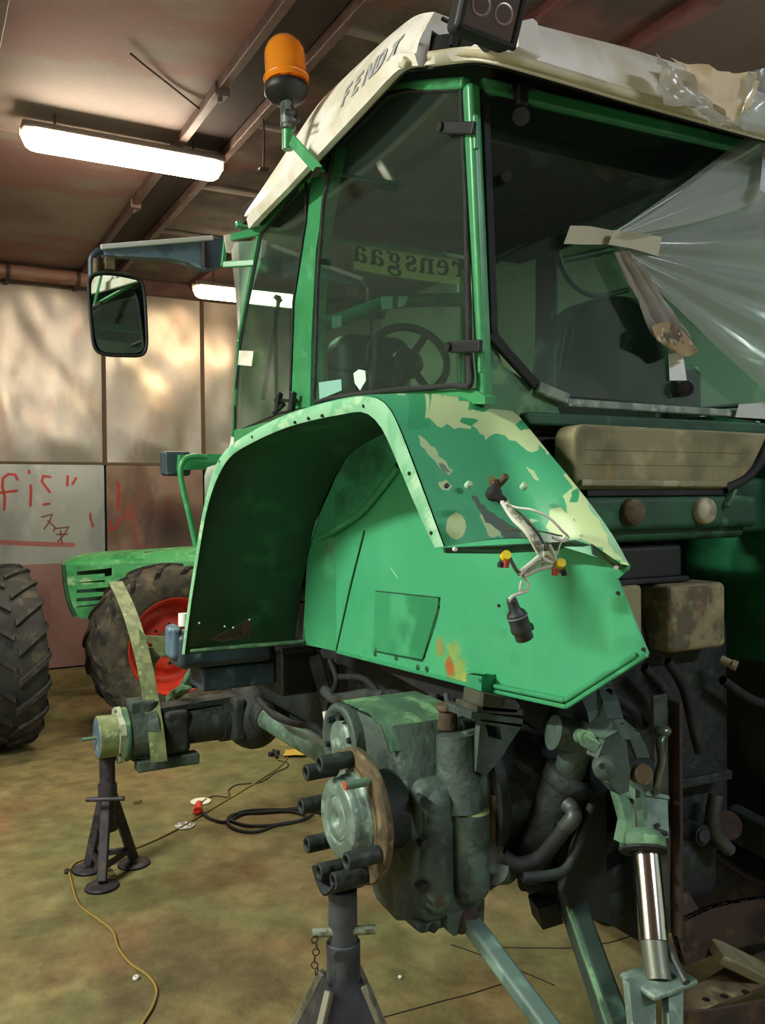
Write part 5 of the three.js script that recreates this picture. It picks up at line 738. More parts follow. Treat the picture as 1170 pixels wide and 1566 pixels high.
  part('pto_shaft', [cyl(A(1030, 1262, 0.24), A(1075, 1278, 0.34), 0.028), cyl(A(1074, 1278, 0.34), A(1078, 1279, 0.35), 0.018)], M.castDark, tractor); part('pto_guard', tube([A(1096, 1215, 0.3), A(1090, 1245, 0.3), A(1095, 1275, 0.3), A(1115, 1300, 0.3)], 0.02, 20, 8), M.steel, tractor); part('pto_cap', cyl(A(1108, 1262, 0.26), A(1112, 1262, 0.3), 0.04), M.rustDark, tractor);
  for (const l of [[[1020, 1010], [1045, 1050], [1062, 1120], [1070, 1150]], [[985, 1020], [1018, 1060], [1030, 1100]], [[930, 1060], [965, 1085], [985, 1110]], [[1105, 1040], [1150, 1070], [1190, 1080]]]) part('cable', tube(l.map(([a, b]) => A(a, b, 0.3)), 0.014, 24, 8), M.rubber, tractor);
  part('strap_cap', bar(A(1000, 1080, 0.3), A(1030, 1092, 0.34), 0.012, 0.03), M.steel, tractor);
  part('right_link', [bar(V(0.3, 0.8, 0.2), V(0.42, 0.66, 0.9), 0.05, 0.1, V(0, 1, 0), 0.01)], KD, tractor);
}
// ---- wiring hanging from the fender ----
{
  const w = (a, b, z = 0.52) => Z(a, b, z);
  const h = part('wiring_harness', tube([w(771, 765, 0.49), w(780, 780, 0.55), w(800, 802, 0.6), w(818, 825, 0.63), w(826, 842, 0.63)], 0.0085, 30, 8), mottled('#a9ab98', [['#6d7263', 9, 0.45, 0.6]], { size: 0.06, rough: 0.5 }), tractor, 'grey and white wires hanging off the fender');
  part('grommet', [lathe(w(752, 752, 0.49), w(772, 768, 0.52).sub(w(752, 752, 0.49)).normalize(), [[0, -0.006], [0.015, -0.004], [0.018, 0.006], [0.015, 0.016], [0.0105, 0.02], [0.009, 0.036], [0, 0.036]], 24)], M.rubber, h);
  const wh = plain('#cfd2c2', 0.5), dk = plain('#5a5f52', 0.5);
  const wire = (l, r = 0.003, m = wh) => part('wire', tube(l.map(([a, b, z]) => w(a, b, z ?? 0.63)), r, 30, 7), m, h);
  wire([[766, 768, 0.52], [790, 776, 0.56], [815, 780, 0.6], [840, 792, 0.62], [860, 812, 0.63], [870, 822, 0.63], [862, 828, 0.63], [845, 822, 0.63]], 0.0026);
  wire([[768, 768, 0.52], [786, 795, 0.58], [806, 815, 0.62], [824, 846, 0.63]], 0.005); wire([[772, 772, 0.52], [800, 790, 0.58], [822, 815, 0.62], [836, 842, 0.63]], 0.0035, dk); wire([[774, 810, 0.58], [800, 812, 0.6], [822, 812, 0.62], [860, 820, 0.63]], 0.0018, dk); wire([[866, 820], [858, 830], [852, 848]], 0.0016);
  wire([[828, 832], [826, 848], [812, 862], [800, 872], [794, 880]], 0.005); wire([[838, 832], [846, 848], [848, 862], [820, 872], [800, 882]], 0.005, plain('#b5bda4', 0.5)); wire([[826, 850], [836, 858], [846, 860], [858, 862]], 0.0045); wire([[800, 880], [790, 872], [784, 862], [780, 854]], 0.004, dk); wire([[798, 880], [806, 888], [808, 898], [802, 906], [796, 902], [798, 888]], 0.003); wire([[804, 904], [794, 908], [784, 912], [778, 918]], 0.0035); wire([[806, 876], [822, 862], [846, 858]], 0.004, plain('#8b8f72', 0.5)); wire([[800, 876], [816, 874], [830, 866], [838, 850]], 0.003, plain('#9a8f5c', 0.5));
  part('tape_wrap', [prism([w(828, 834), w(842, 830), w(846, 846), w(844, 856), w(826, 856)], V(0, 0, 0.012))], plain('#b9c9a8', 0.5), h);
  for (const [a, b, s] of [[772, 856, 1], [856, 868, -1]]) {
    part('terminal_plug', [bar(w(a, b - 12), w(a - 2 * s, b + 8), 0.016, 0.014)], M.rubber, h, 'black plug with yellow and red ends'); part('yellow_collar', cyl(w(a, b - 4, 0.634), w(a + 3, b - 8, 0.646), 0.0095, 0.009, 14), plain('#e8d21c', 0.4), h); part('red_sleeve', cyl(w(a + 5 * s - 2, b + 1, 0.64), w(a + 4 * s - 3, b + 12, 0.64), 0.0065, 0.0065, 12), plain('#9c3426', 0.5), h);
    part('black_sleeve', cyl(w(a - 6 * s, b + 4, 0.635), w(a - 7 * s, b + 12, 0.635), 0.006, 0.006, 12), M.rubber, h);
  }
  const a0 = w(781, 914), a1 = w(803, 978), d = a1.clone().sub(a0), L = d.length(); d.normalize();
  part('socket_plug', lathe(a0, d, [[0, 0], [0.009, 0.001], [0.011, 0.008], [0.012, 0.034 * L / 0.075 * 0.6], [0.0195, 0.36 * L], [0.021, 0.4 * L], [0.021, 0.66 * L], [0.0225, 0.68 * L], [0.0225, 0.78 * L], [0.019, 0.8 * L], [0.019, 0.98 * L], [0.016, L], [0.013, L], [0.012, 0.92 * L], [0, 0.9 * L]], 30), mottled('#323b3a', [['#222827', 6, 0.4, 0.7]], { size: 0.1, rough: 0.5 }), h, 'dark round trailer socket hanging by its wires');
  part('plug_ring', lathe(a0.clone().addScaledVector(d, 0.42 * L), d, [[0.02, 0], [0.0225, 0.001], [0.0225, 0.004], [0.02, 0.005]], 28), plain('#66706c', 0.5), h); part('plug_catch', bar(a0.clone().addScaledVector(d, 0.66 * L).add(V(0.022, 0.002, 0)), a0.clone().addScaledVector(d, 0.82 * L).add(V(0.022, 0.002, 0)), 0.012, 0.014), M.rubber, h);
}
// ---- drawbar frame low at the back, right rear wheel ----
{
  const A = (a, b, z = 0.3) => Z(a, b, z), top = crv([A(1022, 1412), A(1060, 1394), A(1100, 1380), A(1180, 1368), A(1260, 1360)], 20), bot = crv([A(1040, 1472), A(1070, 1460), A(1105, 1448), A(1180, 1434), A(1260, 1428)], 20);
  const fr = part('drawbar_frame', [shell([top, bot], 0.02)], M.rustDark, tractor, 'curved rusty beam behind the hitch');
  part('perforated_plate', prism([A(1040, 1530, 0.42), A(1095, 1540, 0.42), A(1250, 1505, 0.42), A(1250, 1470, 0.3), A(1120, 1460, 0.3), A(1048, 1490, 0.34)].map((p) => { p.y = A(1100, 1525, 0.4).y; return p; }), V(0, -0.012, 0)), M.rust, fr, 'rusty plate with round holes');
  for (const [a, b] of [[1080, 1529], [1108, 1524], [1140, 1517]]) { const p = Y(a, b, A(1100, 1525, 0.4).y); part('hole', cyl(p, p.clone().add(V(0, 0.0015, 0)), 0.01, 0.01, 14), M.black, fr); }
  part('plate_edge', prism([A(1048, 1548, 0.44), A(1095, 1545, 0.44), A(1250, 1515, 0.44), A(1250, 1600, 0.44), A(1048, 1620, 0.44)], V(0, 0, -0.01)), M.rustDark, fr);
  part('pale_bar', bar(A(1092, 1452, 0.34), A(1230, 1520, 0.42), 0.09, 0.03, V(0, 1, 0.2), 0.006), M.tan, fr, 'pale slanting flat bar');
  part('side_arm', bar(V(0.05, 0.75, 0.1), A(1060, 1430, 0.29), 0.06, 0.08), M.rustDark, fr);
}
// wheels: a tyre with single lugs, and a dished rim; local axis x looks out of the face
function lugGeo(R, w, side, h, bw, reach) {
  const st = []; const N = 7; for (let k = 0; k <= N; k++) { const t = k / N; const x = t < 0.78 ? (0.01 + (w / 2 - 0.01) * t / 0.78) : w / 2 + 0.004, drop = t < 0.78 ? 0.02 * (t / 0.78) ** 2 : 0.02 + (t - 0.78) / 0.22 * reach; st.push([x * side, R - drop, 0.95 * (w / 2) * t / R, t < 0.78 ? 1 : 1 - (t - 0.78) / 0.22 * 0.75]); }
  const pos = [], idx = []; for (const [x, r, a, k] of st) for (const [da, dr] of [[-1, -h], [-0.75, h * 0.5 * k], [0.75, h * 0.5 * k], [1, -h]]) { const an = a + da * bw / 2 / R, rr2 = r + dr, xx = x + (Math.abs(x) >= w / 2 ? Math.sign(x) * (dr > 0 ? 0.012 * k : -0.01) : 0); pos.push(xx, rr2 * Math.cos(an), rr2 * Math.sin(an)); }
  for (let k = 0; k < N; k++) for (let j = 0; j < 4; j++) { const a = k * 4 + j, b = k * 4 + (j + 1) % 4; if (side > 0) idx.push(a, a + 4, b, b, a + 4, b + 4); else idx.push(a, b, a + 4, b, b + 4, a + 4); }
  const e = N * 4; idx.push(0, 1, 2, 0, 2, 3, e, e + 2, e + 1, e, e + 3, e + 2); const g = geoOf(pos, idx); g.computeVertexNormals(); return boxUV(strip(toCreasedNormals(strip(g), 0.6)));
}
function wheel(root, c, R, w, rimR, lugs, tyreM, rimM, lugH, lugMat = tyreM) {
  const X1 = V(1, 0, 0), half = w / 2, T = (g) => { g = join(g); g.translate(c.x, c.y, c.z); return g; };
  const add = (name, g, m, par) => { const o = new THREE.Mesh(g, m); o.name = name; o.castShadow = o.receiveShadow = true; par.add(o); return o; };
  const o = V(0, 0, 0), prof = [[rimR, half * 0.72], [rimR + 0.012, half * 0.86], [rimR + 0.05, half * 0.98], [(rimR + R) / 2, half * 1.06], [R - 0.075, half * 1.02], [R - 0.03, half * 0.93], [R - 0.016, half * 0.6], [R - 0.01, 0]], mir = prof.slice(0, -1).reverse().map(([r, x]) => [r, -x]);
  const ty = add('tyre', T(lathe(o, X1, [...prof, ...mir, [rimR - 0.012, -half * 0.7], [rimR - 0.012, half * 0.7], [rimR, half * 0.72]], 72)), tyreM, root);
  const gl = lugGeo(R, w, 1, lugH, 0.052, 0.05), gr = lugGeo(R, w, -1, lugH, 0.052, 0.05);
  for (let k = 0; k < lugs; k++) for (const s of [0, 1]) { const m = add('lug', s ? gr : gl, lugMat, ty); m.position.copy(c); m.rotation.x = (k + s * 0.5) / lugs * Math.PI * 2; }
  if (rimM) {
    const rim = add('rim', T([lathe(o, X1, [[rimR + 0.016, half * 0.86], [rimR + 0.022, half * 0.9], [rimR + 0.012, half * 0.9], [rimR - 0.015, half * 0.7], [rimR - 0.03, half * 0.3], [rimR - 0.045, half * 0.2], [rimR - 0.05, -half * 0.3], [rimR * 0.62, -half * 0.25], [rimR * 0.55, 0.02], [0.12, 0.02], [0.11, -0.0]], 64), lathe(o, X1, [[0.11, 0.0], [0.11, -0.01], [rimR * 0.55, 0.008], [rimR * 0.62, -half * 0.3], [rimR - 0.045, -half * 0.36], [rimR - 0.02, -half * 0.9], [rimR + 0.02, -half * 0.9]], 64)]), rimM, root);
    for (let k = 0; k < 8; k++) { const a = k / 8 * Math.PI * 2; add('stud_hole', T(cyl(V(0.021, 0.155 * Math.sin(a), 0.155 * Math.cos(a)), V(0.0235, 0.155 * Math.sin(a), 0.155 * Math.cos(a)), 0.014, 0.014, 14)), M.black, rim); }
  }
  return ty;
}
const FWD = V(0.4756, 0, -0.8797), RGT = V(0.8797, 0, 0.4756);
const camN = (r, f) => RGT.clone().multiplyScalar(r).addScaledVector(FWD, f).normalize();
function standing(label, group, px, t, n, R, ...a) {
  const p = D(px, 783, t); p.y = 0; const g = thing('loose_tyre_and_rim', label, 'wheel', p, group); g.quaternion.setFromUnitVectors(V(1, 0, 0), n);
  wheel(g, V(0, R, 0), R, ...a); return g;
}
standing('big lugged tractor tyre standing on the floor at the left edge of the photo', null, -14, 6.32, camN(-0.8, -0.6), 0.655, 0.44, 0.36, 20, M.tyre, mottled('#8a4230', [['#5f3428', 4, 0.4, 0.7]], { size: 0.4, rough: 0.6 }), 0.03);
standing('dusty front wheel with a red rim standing in front of the green bonnet', null, 255, 6.95, camN(0.56, -0.83), 0.632, 0.4, 0.36, 17, M.tyreDusty, M.red, 0.018, M.tyre);
{ // right rear wheel still on the tractor, mostly hidden
  const g = new THREE.Group(); g.name = 'right_wheel'; g.position.set(0.86, HY, 0); tractor.add(g); wheel(g, V(0, 0, 0), 0.78, 0.42, 0.48, 20, M.tyre, M.black, 0.03);
  g.userData.label = 'right rear wheel, in shadow behind the tractor';
}
// ---- the detached bonnet ----
{
  const P = (a, b, t = 7.55) => D(a, b, t), b0 = P(200, 945); b0.y = 0;
  const g = mottled('#49a561', [['#2f8a4c', 4, 0.45, 0.7], ['#9cc48e', 5, 0.58, 0.75], ['#6fb77a', 9, 0.55, 0.8]], { size: 0.6, rough: 0.5 }), t = thing('bonnet', 'loose green tractor bonnet with slotted side, behind the red-rimmed wheel', 'bonnet', b0);
  const slots = []; for (const [y0, y1, xe] of [[873, 880, 160], [890, 893, 160], [901, 908, 165], [914, 921, 160], [926, 930, 150]]) slots.push([P(117, y1 - 1), P(xe, y1 - 3), P(xe, y0 - 3), P(117, y0 + 1)]);
  slots[0] = [P(117, 880), P(160, 877), P(160, 882), P(171, 880), P(171, 868), P(160, 870), P(117, 874)];
  part('side_panel', prism([P(96, 866), P(100, 900), P(106, 925), P(114, 941), P(126, 947), P(160, 938), P(220, 930), P(310, 925), P(310, 858), P(220, 862), P(150, 864)], V(0.002, 0, -0.004), slots), g, t);
  const cols = [96, 105, 120, 150, 200, 250, 300, 318], y0 = [866, 865, 865, 864, 862, 861, 858, 857], y1 = [862, 857, 853, 850, 847, 843, 840, 839], y2 = [860, 853, 848, 844, 841, 838, 834.5, 833];
  const row = (ys, tt) => crv(cols.map((x, i) => P(x, ys[i], tt)), 30), far = row(y2, 7.9).map((p) => p.clone().addScaledVector(FWD, 0.5).add(V(0, -0.04, 0)));
  part('top_panel', shell([row(y0, 7.55), row(y0.map((v, i) => (v + y1[i]) / 2), 7.57), row(y1, 7.64), row(y2, 7.9), far], 0.006), g, t);
  for (const [a, b] of [[155, 852], [233, 844.5]]) { const p = P(a, b, 7.68); part('oval_slot', ball(p, 0.075, 1, 0.1, 0.35), M.black, t); }
  part('front_edge', tube([P(97, 864), P(101, 900), P(107, 925), P(115, 942)], 0.02, 20, 8), M.darkGreen, t);
  part('far_side', prism([P(100, 866, 8.3), P(114, 935, 8.3), P(310, 915, 8.3), P(310, 856, 8.3)], V(0, 0, -0.004)), M.darkGreen, t);
  for (const a of [205, 285]) for (const tt of [7.6, 8.2]) { const p = P(a, 930, tt), q = p.clone(); q.y = 0; part('prop', bar(q, p, 0.05, 0.05), M.rustDark, t); }
}
// ---- jack stands ----
{ // large one under the rear hub
  const b = V(-0.865, 0, 0.0), t = thing('jack_stand', 'large grey pyramid jack stand under the rear wheel hub, pinned tube on top', 'jack stand', b), c = (y) => V(b.x, y, b.z);
  const y1 = Z(520, 1440, 0).y, yTop = HY - 0.17;
  part('inner_tube', cyl(c(0.35), c(yTop - 0.01), 0.0365, 0.0365, 32), M.standBig, t); part('outer_tube', lathe(c(y1 - 0.09), V(0, 1, 0), [[0.043, -0.04], [0.043, 0.088], [0.041, 0.09], [0.037, 0.09]], 36), M.standBig, t);
  part('pin_hole', cyl(Z(518, 1464, 0.043), Z(518, 1464, 0.047), 0.0125, 0.0125, 18), M.black, t);
  const p0 = D(478, 1427, 2.185), p1 = D(574, 1421, 2.195); part('locking_pin', cyl(p0, p1, 0.0115, 0.0115, 18), mottled('#7d8a74', [['#5d5a48', 5, 0.45, 0.7]], { size: 0.1, rough: 0.5 }), t);
  for (let k = 0; k < 6; k++) { const q = lerp(D(481, 1434, 2.165), D(484, 1492, 2.16), (k + 0.3) / 6).add(V(0.004 * Math.sin(k * 1.3), 0, 0)), lk = new THREE.TorusGeometry(0.0085, 0.0018, 6, 14); lk.rotateY(k * 1.4); lk.translate(q.x, q.y, q.z); part('chain_link', lk, M.rustDark, t); }
  // cradle that carries the flange
  const rows = []; for (let i = 0; i <= 4; i++) { const x = b.x + 0.03 - 0.085 + 0.1 * i / 4, r = []; for (let k = 0; k <= 10; k++) { const s = -1 + k / 5; r.push(V(x, yTop - 0.006 + 0.045 * Math.abs(s) ** 1.6, b.z + s * 0.06)); } rows.push(r); }
  part('saddle', shell(rows, 0.008), M.standBig, t, 'curved saddle plate');
  const py = new THREE.CylinderGeometry(0.062, 0.36, y1 - 0.1, 4, 1, false); py.rotateY(Math.PI / 4 - 28.4 * Math.PI / 180 + 0.25); py.translate(b.x, (y1 - 0.1) / 2 + 0.006, b.z); part('pyramid_base', toCreasedNormals(strip(py), 0.3), mottled('#3d3f47', [['#2c2e35', 4, 0.4, 0.7], ['#4c4a4a', 7, 0.6, 0.8]], { size: 0.3, rough: 0.42, metal: 0.3 }), t);
  for (let k = 0; k < 4; k++) { const a = Math.PI / 4 - 28.4 * Math.PI / 180 + 0.25 + k * Math.PI / 2, d = V(Math.sin(a), 0, Math.cos(a)); const up = c(y1 - 0.095).addScaledVector(d, 0.063), dn = c(0.008).addScaledVector(d, 0.361); part('edge_angle', bar(up, dn, 0.02, 0.02, V(0, 1, 0), 0.004), mottled('#7a7a68', [['#55554a', 5, 0.4, 0.7]], { size: 0.2, rough: 0.5, metal: 0.3 }), t); }
}
{ // tripod under the front hub
  const FH = X(150, 1128, -1.04), b = V(-1.0, 0, FH.z), t = thing('jack_stand', 'slim dark tripod jack stand under the bare front hub', 'jack stand', b), feet = [Y(136, 1330, 0), Y(205, 1322, 0), Y(156, 1357, 0)], c = (y) => V(b.x, y, b.z);
  part('column', [cyl(c(0.42), c(FH.y - 0.099), 0.036, 0.036, 24), cyl(c(0.2), c(0.42), 0.044, 0.044, 24)], M.stand, t); part('locking_pin', cyl(D(132, 1223, 4.05), D(190, 1221, 4.05), 0.011, 0.011, 12), M.stand, t);
  feet.forEach((f) => { const d = f.clone().sub(c(0)).normalize(); part('leg', [bar(c(0.37).addScaledVector(d, 0.02), f.clone().add(V(0, 0.025, 0)), 0.042, 0.042, V(0, 1, 0), 0.006)], M.stand, t); part('foot', lathe(f, V(0, 1, 0), [[0, 0.014], [0.035, 0.02], [0.072, 0.012], [0.078, 0], [0, 0.0]], 28), M.stand, t); });
  for (const [i, j] of [[0, 1], [1, 2], [2, 0]]) { const m = (f) => lerp(f.clone().add(V(0, 0.02, 0)), c(0.38), 0.16); part('brace', bar(m(feet[i]), m(feet[j]), 0.02, 0.026), M.stand, t); }
}
// ---- things on the floor ----
const G = (l, h = 0.006) => l.map(([a, b]) => Y(a, b, h));
solo('extension_cord', tube(G([[440, 1158], [428, 1172], [398, 1192], [352, 1220], [318, 1240], [282, 1262], [236, 1285], [190, 1302], [150, 1309], [118, 1318], [107, 1330], [109, 1348], [122, 1384], [150, 1406], [172, 1424], [181, 1450], [200, 1474], [226, 1492], [239, 1512], [234, 1538], [216, 1568], [200, 1600]]), 0.0052, 160, 7), mottled('#8c7536', [['#6a5530', 3, 0.45, 0.7], ['#a08a3c', 5, 0.6, 0.8]], { size: 0.8, rough: 0.6 }), 'long yellow-brown cord winding over the floor past the tripod stand', 'cord', Y(107, 1330, 0));
solo('black_cable', tube(G([[306, 1240], [322, 1252], [345, 1257], [372, 1245], [420, 1240], [462, 1236], [478, 1243], [462, 1254], [425, 1261], [392, 1272], [366, 1270], [348, 1258], [356, 1246], [400, 1243], [445, 1241], [468, 1249], [452, 1257], [415, 1262], [376, 1262], [352, 1252], [372, 1241], [430, 1238], [480, 1241], [520, 1252], [560, 1250]], 0.009), 0.0085, 220, 8), M.rubber, 'black cable lying in loose loops on the floor beyond the rear hub', 'cable', Y(400, 1255, 0));
solo('thin_flex', tube(G([[305, 1236], [312, 1224], [328, 1217], [350, 1219], [350, 1208], [362, 1200], [398, 1196], [420, 1182], [440, 1172], [438, 1165], [425, 1163]], 0.005), 0.0042, 80, 6), plain('#3d3a24', 0.7), 'thin dark flex running from the red plug towards the drive shaft', 'cord', Y(350, 1215, 0));
{ const p = Y(303, 1240, 0.03), t = thing('red_plug', 'small red plug joining the black cable on the floor', 'plug', Y(303, 1240, 0)); const q = Y(304, 1230, 0.05); part('plug_body', [cyl(p, q, 0.026, 0.021, 20), bar(p.clone().add(V(-0.01, -0.012, 0)), q.clone().add(V(-0.01, -0.012, 0)), 0.04, 0.016)], plain('#cf3b2b', 0.45), t); part('plug_collar', cyl(q, lerp(p, q, 1.3), 0.018, 0.014, 16), plain('#8f2a22', 0.5), t); }
{ const p = Y(307, 1227, 0), t = thing('white_disc', 'plain white disc lying on the floor behind the red plug', 'disc', p); part('plate', lathe(p, V(0, 1, 0), [[0, 0.004], [0.05, 0.004], [0.056, 0.009], [0.06, 0.008], [0.058, 0.001], [0, 0.001]], 36), plain('#dcdcc8', 0.5), t); part('hole', lathe(p.clone().add(V(0, 0.0045, 0)), V(0, 1, 0), [[0.009, 0], [0.009, 0.001], [0, 0.001]], 16), M.rustDark, t); }
{ const p = Y(283, 1264, 0), t = thing('spotted_disc', 'white disc with grey blotches on the floor in front of the red plug', 'disc', p); part('plate', lathe(p, V(0, 1, 0), [[0, 0.004], [0.042, 0.004], [0.05, 0.009], [0.054, 0.008], [0.052, 0.001], [0, 0.001]], 36), mottled('#dededa', [['#7f8482', 9, 0.5, 0.6]], { size: 0.12, rough: 0.5 }), t); }
solo('yellow_rag', (() => { const rows = [], n = fbm(4, 3, 61), c = Y(450, 1155, 0); for (let j = 0; j <= 6; j++) { const r = []; for (let i = 0; i <= 10; i++) { const u = i / 10 - 0.5, v = j / 6 - 0.5; r.push(c.clone().addScaledVector(RGT, u * 0.16 + 0.02 * n(u, v)).addScaledVector(FWD, -v * 0.13).add(V(0, 0.012 + 0.045 * n(u * 0.9 + 0.5, v * 0.9 + 0.5) * (1 - 1.6 * Math.max(u * u, v * v) * 2), 0))); } rows.push(r); } return shell(rows, 0.003); })(), plain('#c9a93e', 0.8), 'crumpled yellow scrap on the floor under the drive shaft', 'rag', Y(450, 1155, 0));
solo('dark_clamp', [bar(Y(412, 1154, 0.015), Y(426, 1150, 0.015), 0.03, 0.03), bar(Y(418, 1147, 0.03), Y(424, 1158, 0.012), 0.02, 0.02)], M.rubber, 'small dark clamp lying beside the yellow scrap', 'clamp', Y(428, 1156, 0));
solo('white_nut', lathe(Y(208, 1498, 0), V(0, 1, 0), [[0.005, 0], [0.012, 0], [0.013, 0.006], [0.011, 0.013], [0.005, 0.014], [0.005, 0]], 8), plain('#d8d8cc', 0.5), 'tiny white nut on the bare floor beside the bend of the yellow cord', 'nut', Y(208, 1498, 0));
solo('dark_nut', lathe(Y(103, 1335, 0), V(0, 1, 0), [[0.006, 0], [0.015, 0], [0.016, 0.01], [0.012, 0.018], [0.006, 0.018], [0.006, 0]], 6), M.rustDark, 'small dark nut on the floor left of the tripod stand', 'nut', Y(103, 1335, 0));
solo('white_chip', ball(Y(612, 1494, 0.006), 0.008, 1, 0.7, 1.2), plain('#cfd0c0', 0.6), 'tiny pale chip on the floor right of the large jack stand', 'chip', Y(612, 1494, 0));
solo('dry_leaf', (() => { const c = Y(210, 1228, 0.004), r = [0, 1, 2].map((j) => [0, 1, 2, 3].map((i) => c.clone().add(V((i - 1.5) * 0.018, 0.004 + 0.01 * ((i + j) % 2), (j - 1) * 0.014 * (1 - Math.abs(i - 1.5) / 2)))));  return shell(r, 0.001); })(), plain('#5e4f2c', 0.8), 'small curled dry leaf on the floor right of the tripod stand', 'leaf', Y(210, 1228, 0));
// ---- masking: plastic, tape, paper ----
const film = new THREE.MeshPhysicalMaterial({ color: '#eef2f0', roughness: 0.2, transmission: 0.84, thickness: 0, ior: 1.4 });
{
  const z0 = RZ + 0.022, t = thing('plastic_sheet', 'clear creased plastic sheet taped across the rear window', 'plastic sheet', Z(1100, 400, 0.3));
  const L = [[938, 356], [940, 362], [942, 370], [944, 378], [946, 386], [950, 392]], Rt = [[1200, 165], [1212, 260], [1220, 350], [1224, 440], [1224, 540], [1222, 640]], n = fbm(5, 3, 71), rows = [], NR = 46, NC = 30;
  const pick = (l, s) => { const k = s * (l.length - 1), i = Math.min(l.length - 2, Math.floor(k)), f = k - i; return [l[i][0] + (l[i + 1][0] - l[i][0]) * f, l[i][1] + (l[i + 1][1] - l[i][1]) * f]; };
  for (let j = 0; j <= NR; j++) { const s = j / NR, a = Z(...pick(L, s), z0), b = Z(...pick(Rt, s), z0 + 0.05), r = []; for (let i = 0; i <= NC; i++) { const u = i / NC, p = lerp(a, b, u); p.z += u * (0.022 * Math.sin(s * 34 + 1.5 * Math.sin(s * 9)) + 0.05 * (n(s * 0.95, u * 0.3) - 0.5)) + 0.03 * Math.sin(u * Math.PI); p.y -= 0.03 * Math.sin(u * Math.PI) * s; r.push(p); } rows.push(r); }
  part('film', shell(rows, 0.0008), film, t);
  const F2 = [[[955, 354], [1040, 296], [1110, 240], [1160, 206]], [[965, 356], [1060, 318], [1125, 285], [1172, 240]], [[975, 358], [1070, 338], [1140, 316], [1168, 300]]]; part('fold', shell(F2.map((l) => crv(l.map(([a, b]) => Z(a, b, z0 + 0.06)), 16)), 0.0008), film, t);
  part('fold', shell([[[1160, 206], [1166, 240], [1162, 290]], [[1180, 200], [1185, 240], [1176, 300]]].map((l) => crv(l.map(([a, b], k) => Z(a, b, z0 + 0.07 + 0.02 * k)), 8)), 0.001), plain('#e9edee', 0.3, 0, { transmission: 0.3, thickness: 0 }), t);
  const tl = [[940, 386], [956, 420], [975, 462], [1000, 512], [1040, 545]], tr = [[962, 384], [990, 418], [1018, 458], [1044, 500], [1068, 536]], tn = fbm(6, 3, 83), NT = 20, rws = [tl, tr].map((l) => crv(l.map(([a, b]) => Z(a, b, z0 + 0.02)), NT)), tail = []; for (let j = 0; j <= NT; j++) { const r = []; for (let i = 0; i <= 8; i++) { const p = lerp(rws[0][j], rws[1][j], i / 8); p.z += 0.03 * (tn(i / 9, j / NT) - 0.5) + 0.008 * Math.sin(i * 2); r.push(p); } tail.push(r); }
  part('crumpled_edge', shell(tail, 0.001), new THREE.MeshPhysicalMaterial({ color: '#a9a595', roughness: 0.5, transmission: 0.45, thickness: 0 }), t);
  const pp = [[[996, 500], [1020, 492], [1046, 508]], [[1004, 520], [1030, 518], [1058, 524]], [[1030, 538], [1048, 546], [1066, 538]]]; part('brown_paper', shell(pp.map((l, k) => crv(l.map(([a, b], i) => Z(a, b, z0 + 0.035 + 0.012 * ((i + k) % 2))), 8)), 0.001), mottled('#a08c66', [['#5d5240', 4, 0.5, 0.7], ['#cfc39c', 6, 0.6, 0.8]], { size: 0.12, rough: 0.7 }), t, 'dirty paper scrap stuck to the sheet');
}
const tp = (l, z, dz = 0.006) => { const a = l.map(([[a0, b0], [a1, b1]], k) => [Z(a0, b0, z + dz * (k % 2)), Z(a1, b1, z + dz * ((k + 1) % 2))]); return shell(a, 0.0008); };
solo('masking_tape', tp([[[862, 373], [872, 345]], [[895, 374], [902, 346]], [[930, 374], [934, 352]], [[942, 376], [950, 356]]], RZ + 0.028), M.tape, 'left strip of masking tape fixing the plastic to the rear window', 'tape', Z(900, 360, RZ));
solo('masking_tape', tp([[[930, 374], [938, 352]], [[965, 380], [972, 356]], [[1006, 392], [1012, 362]]], RZ + 0.05), M.tape, 'right strip of masking tape crossing over the gathered plastic', 'tape', Z(970, 370, RZ));
solo('masking_tape', tp([[[1124, 638], [1130, 618]], [[1160, 640], [1165, 616]], [[1230, 645], [1230, 614]]], RZ + 0.04), plain('#c5cbc4', 0.6), 'pale tape along the sill under the rear window, right edge of the photo', 'tape', Z(1170, 628, RZ));
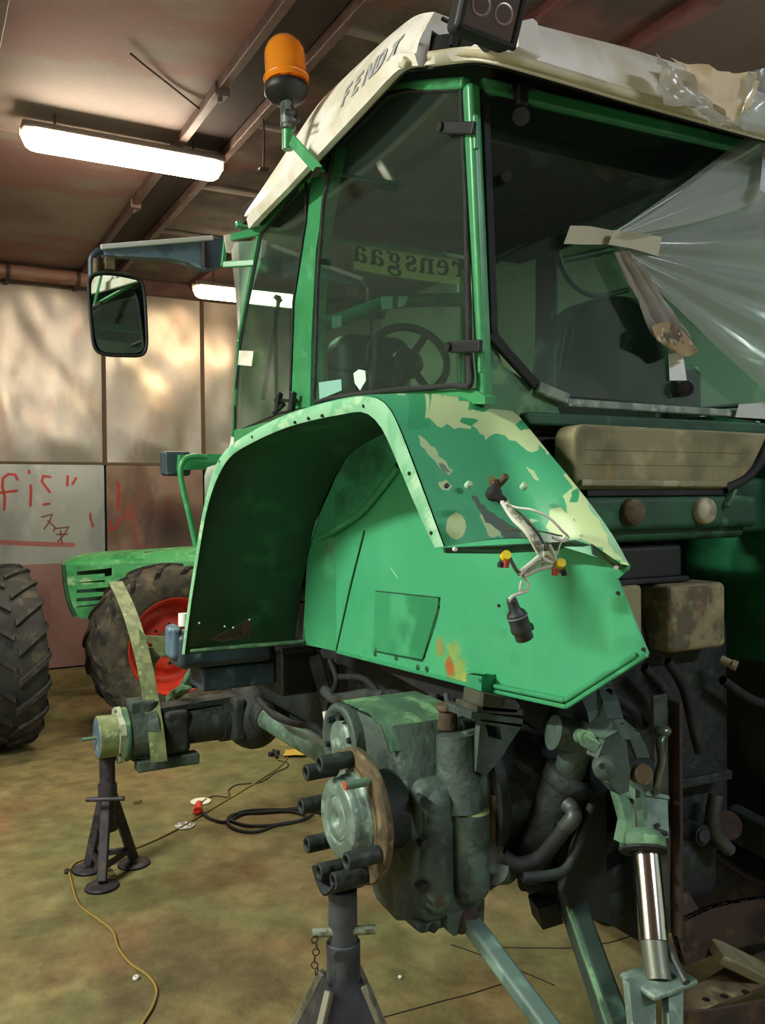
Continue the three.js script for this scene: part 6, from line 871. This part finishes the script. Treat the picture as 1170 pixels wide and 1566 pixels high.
{
  const z = 0.4, t = thing('roof_masking', 'crumpled cream paper under clear film on the rear roof corner', 'masking paper', Z(1090, 150, z)), n = fbm(5, 3, 91);
  const grid = (T2, B2, nc, zz, amp) => { const a = crv(T2.map(([p, q]) => Z(p, q, zz)), nc), b = crv(B2.map(([p, q]) => Z(p, q, zz + 0.01)), nc), rows = []; for (let j = 0; j <= 8; j++) rows.push(a.map((p, i) => { const q = lerp(p, b[i], j / 8); q.z += amp * (n(i / nc, j / 8) - 0.5); return q; })); return shell(rows, 0.001); };
  part('cream_paper', grid([[1022, 90], [1060, 98], [1100, 108], [1154, 112]], [[1062, 130], [1095, 165], [1122, 192], [1150, 160]], 20, z, 0.05), mottled('#fbeccb', [['#efd3a0', 5, 0.5, 0.7]], { size: 0.3, rough: 0.6, extra: { transmission: 0.3, thickness: 0 } }), t);
  part('clear_film', grid([[1000, 84], [1030, 100], [1060, 126], [1100, 168], [1122, 194]], [[1006, 146], [1030, 160], [1056, 170], [1090, 188], [1115, 197]], 20, z + 0.02, 0.06), new THREE.MeshPhysicalMaterial({ color: '#e6e4d8', roughness: 0.22, transmission: 0.6, thickness: 0 }), t);
  part('clear_film', grid([[1140, 112], [1170, 105], [1240, 120]], [[1128, 196], [1170, 200], [1240, 215]], 14, z + 0.01, 0.06), film, t);
}
solo('white_sheet', (() => { const l = [[352, 372], [356, 420], [363, 480], [366, 522], [360, 570], [357, 640], [350, 690], [328, 712], [313, 720], [312, 770]], r = [[402, 366], [398, 400], [384, 450], [373, 522], [366, 570], [362, 660], [362, 690], [360, 720], [345, 740], [340, 775]]; const a = crv(l.map(([p, q]) => Z(p, q, -1.7)), 30), b = crv(r.map(([p, q]) => Z(p, q, -1.68)), 30); return shell(a.map((p, j) => [0, 1, 2, 3].map((i) => lerp(p, b[j], i / 3).add(V(0, 0, 0.01 * Math.sin(i * 2 + j * 0.5))))), 0.001); })(), plain('#fafaf4', 0.6, 0, { transmission: 0.15, thickness: 0 }), 'white masking sheet hanging at the front edge of the cab', 'masking sheet', Z(360, 500, -1.68));
renderer.render(scene, camera);
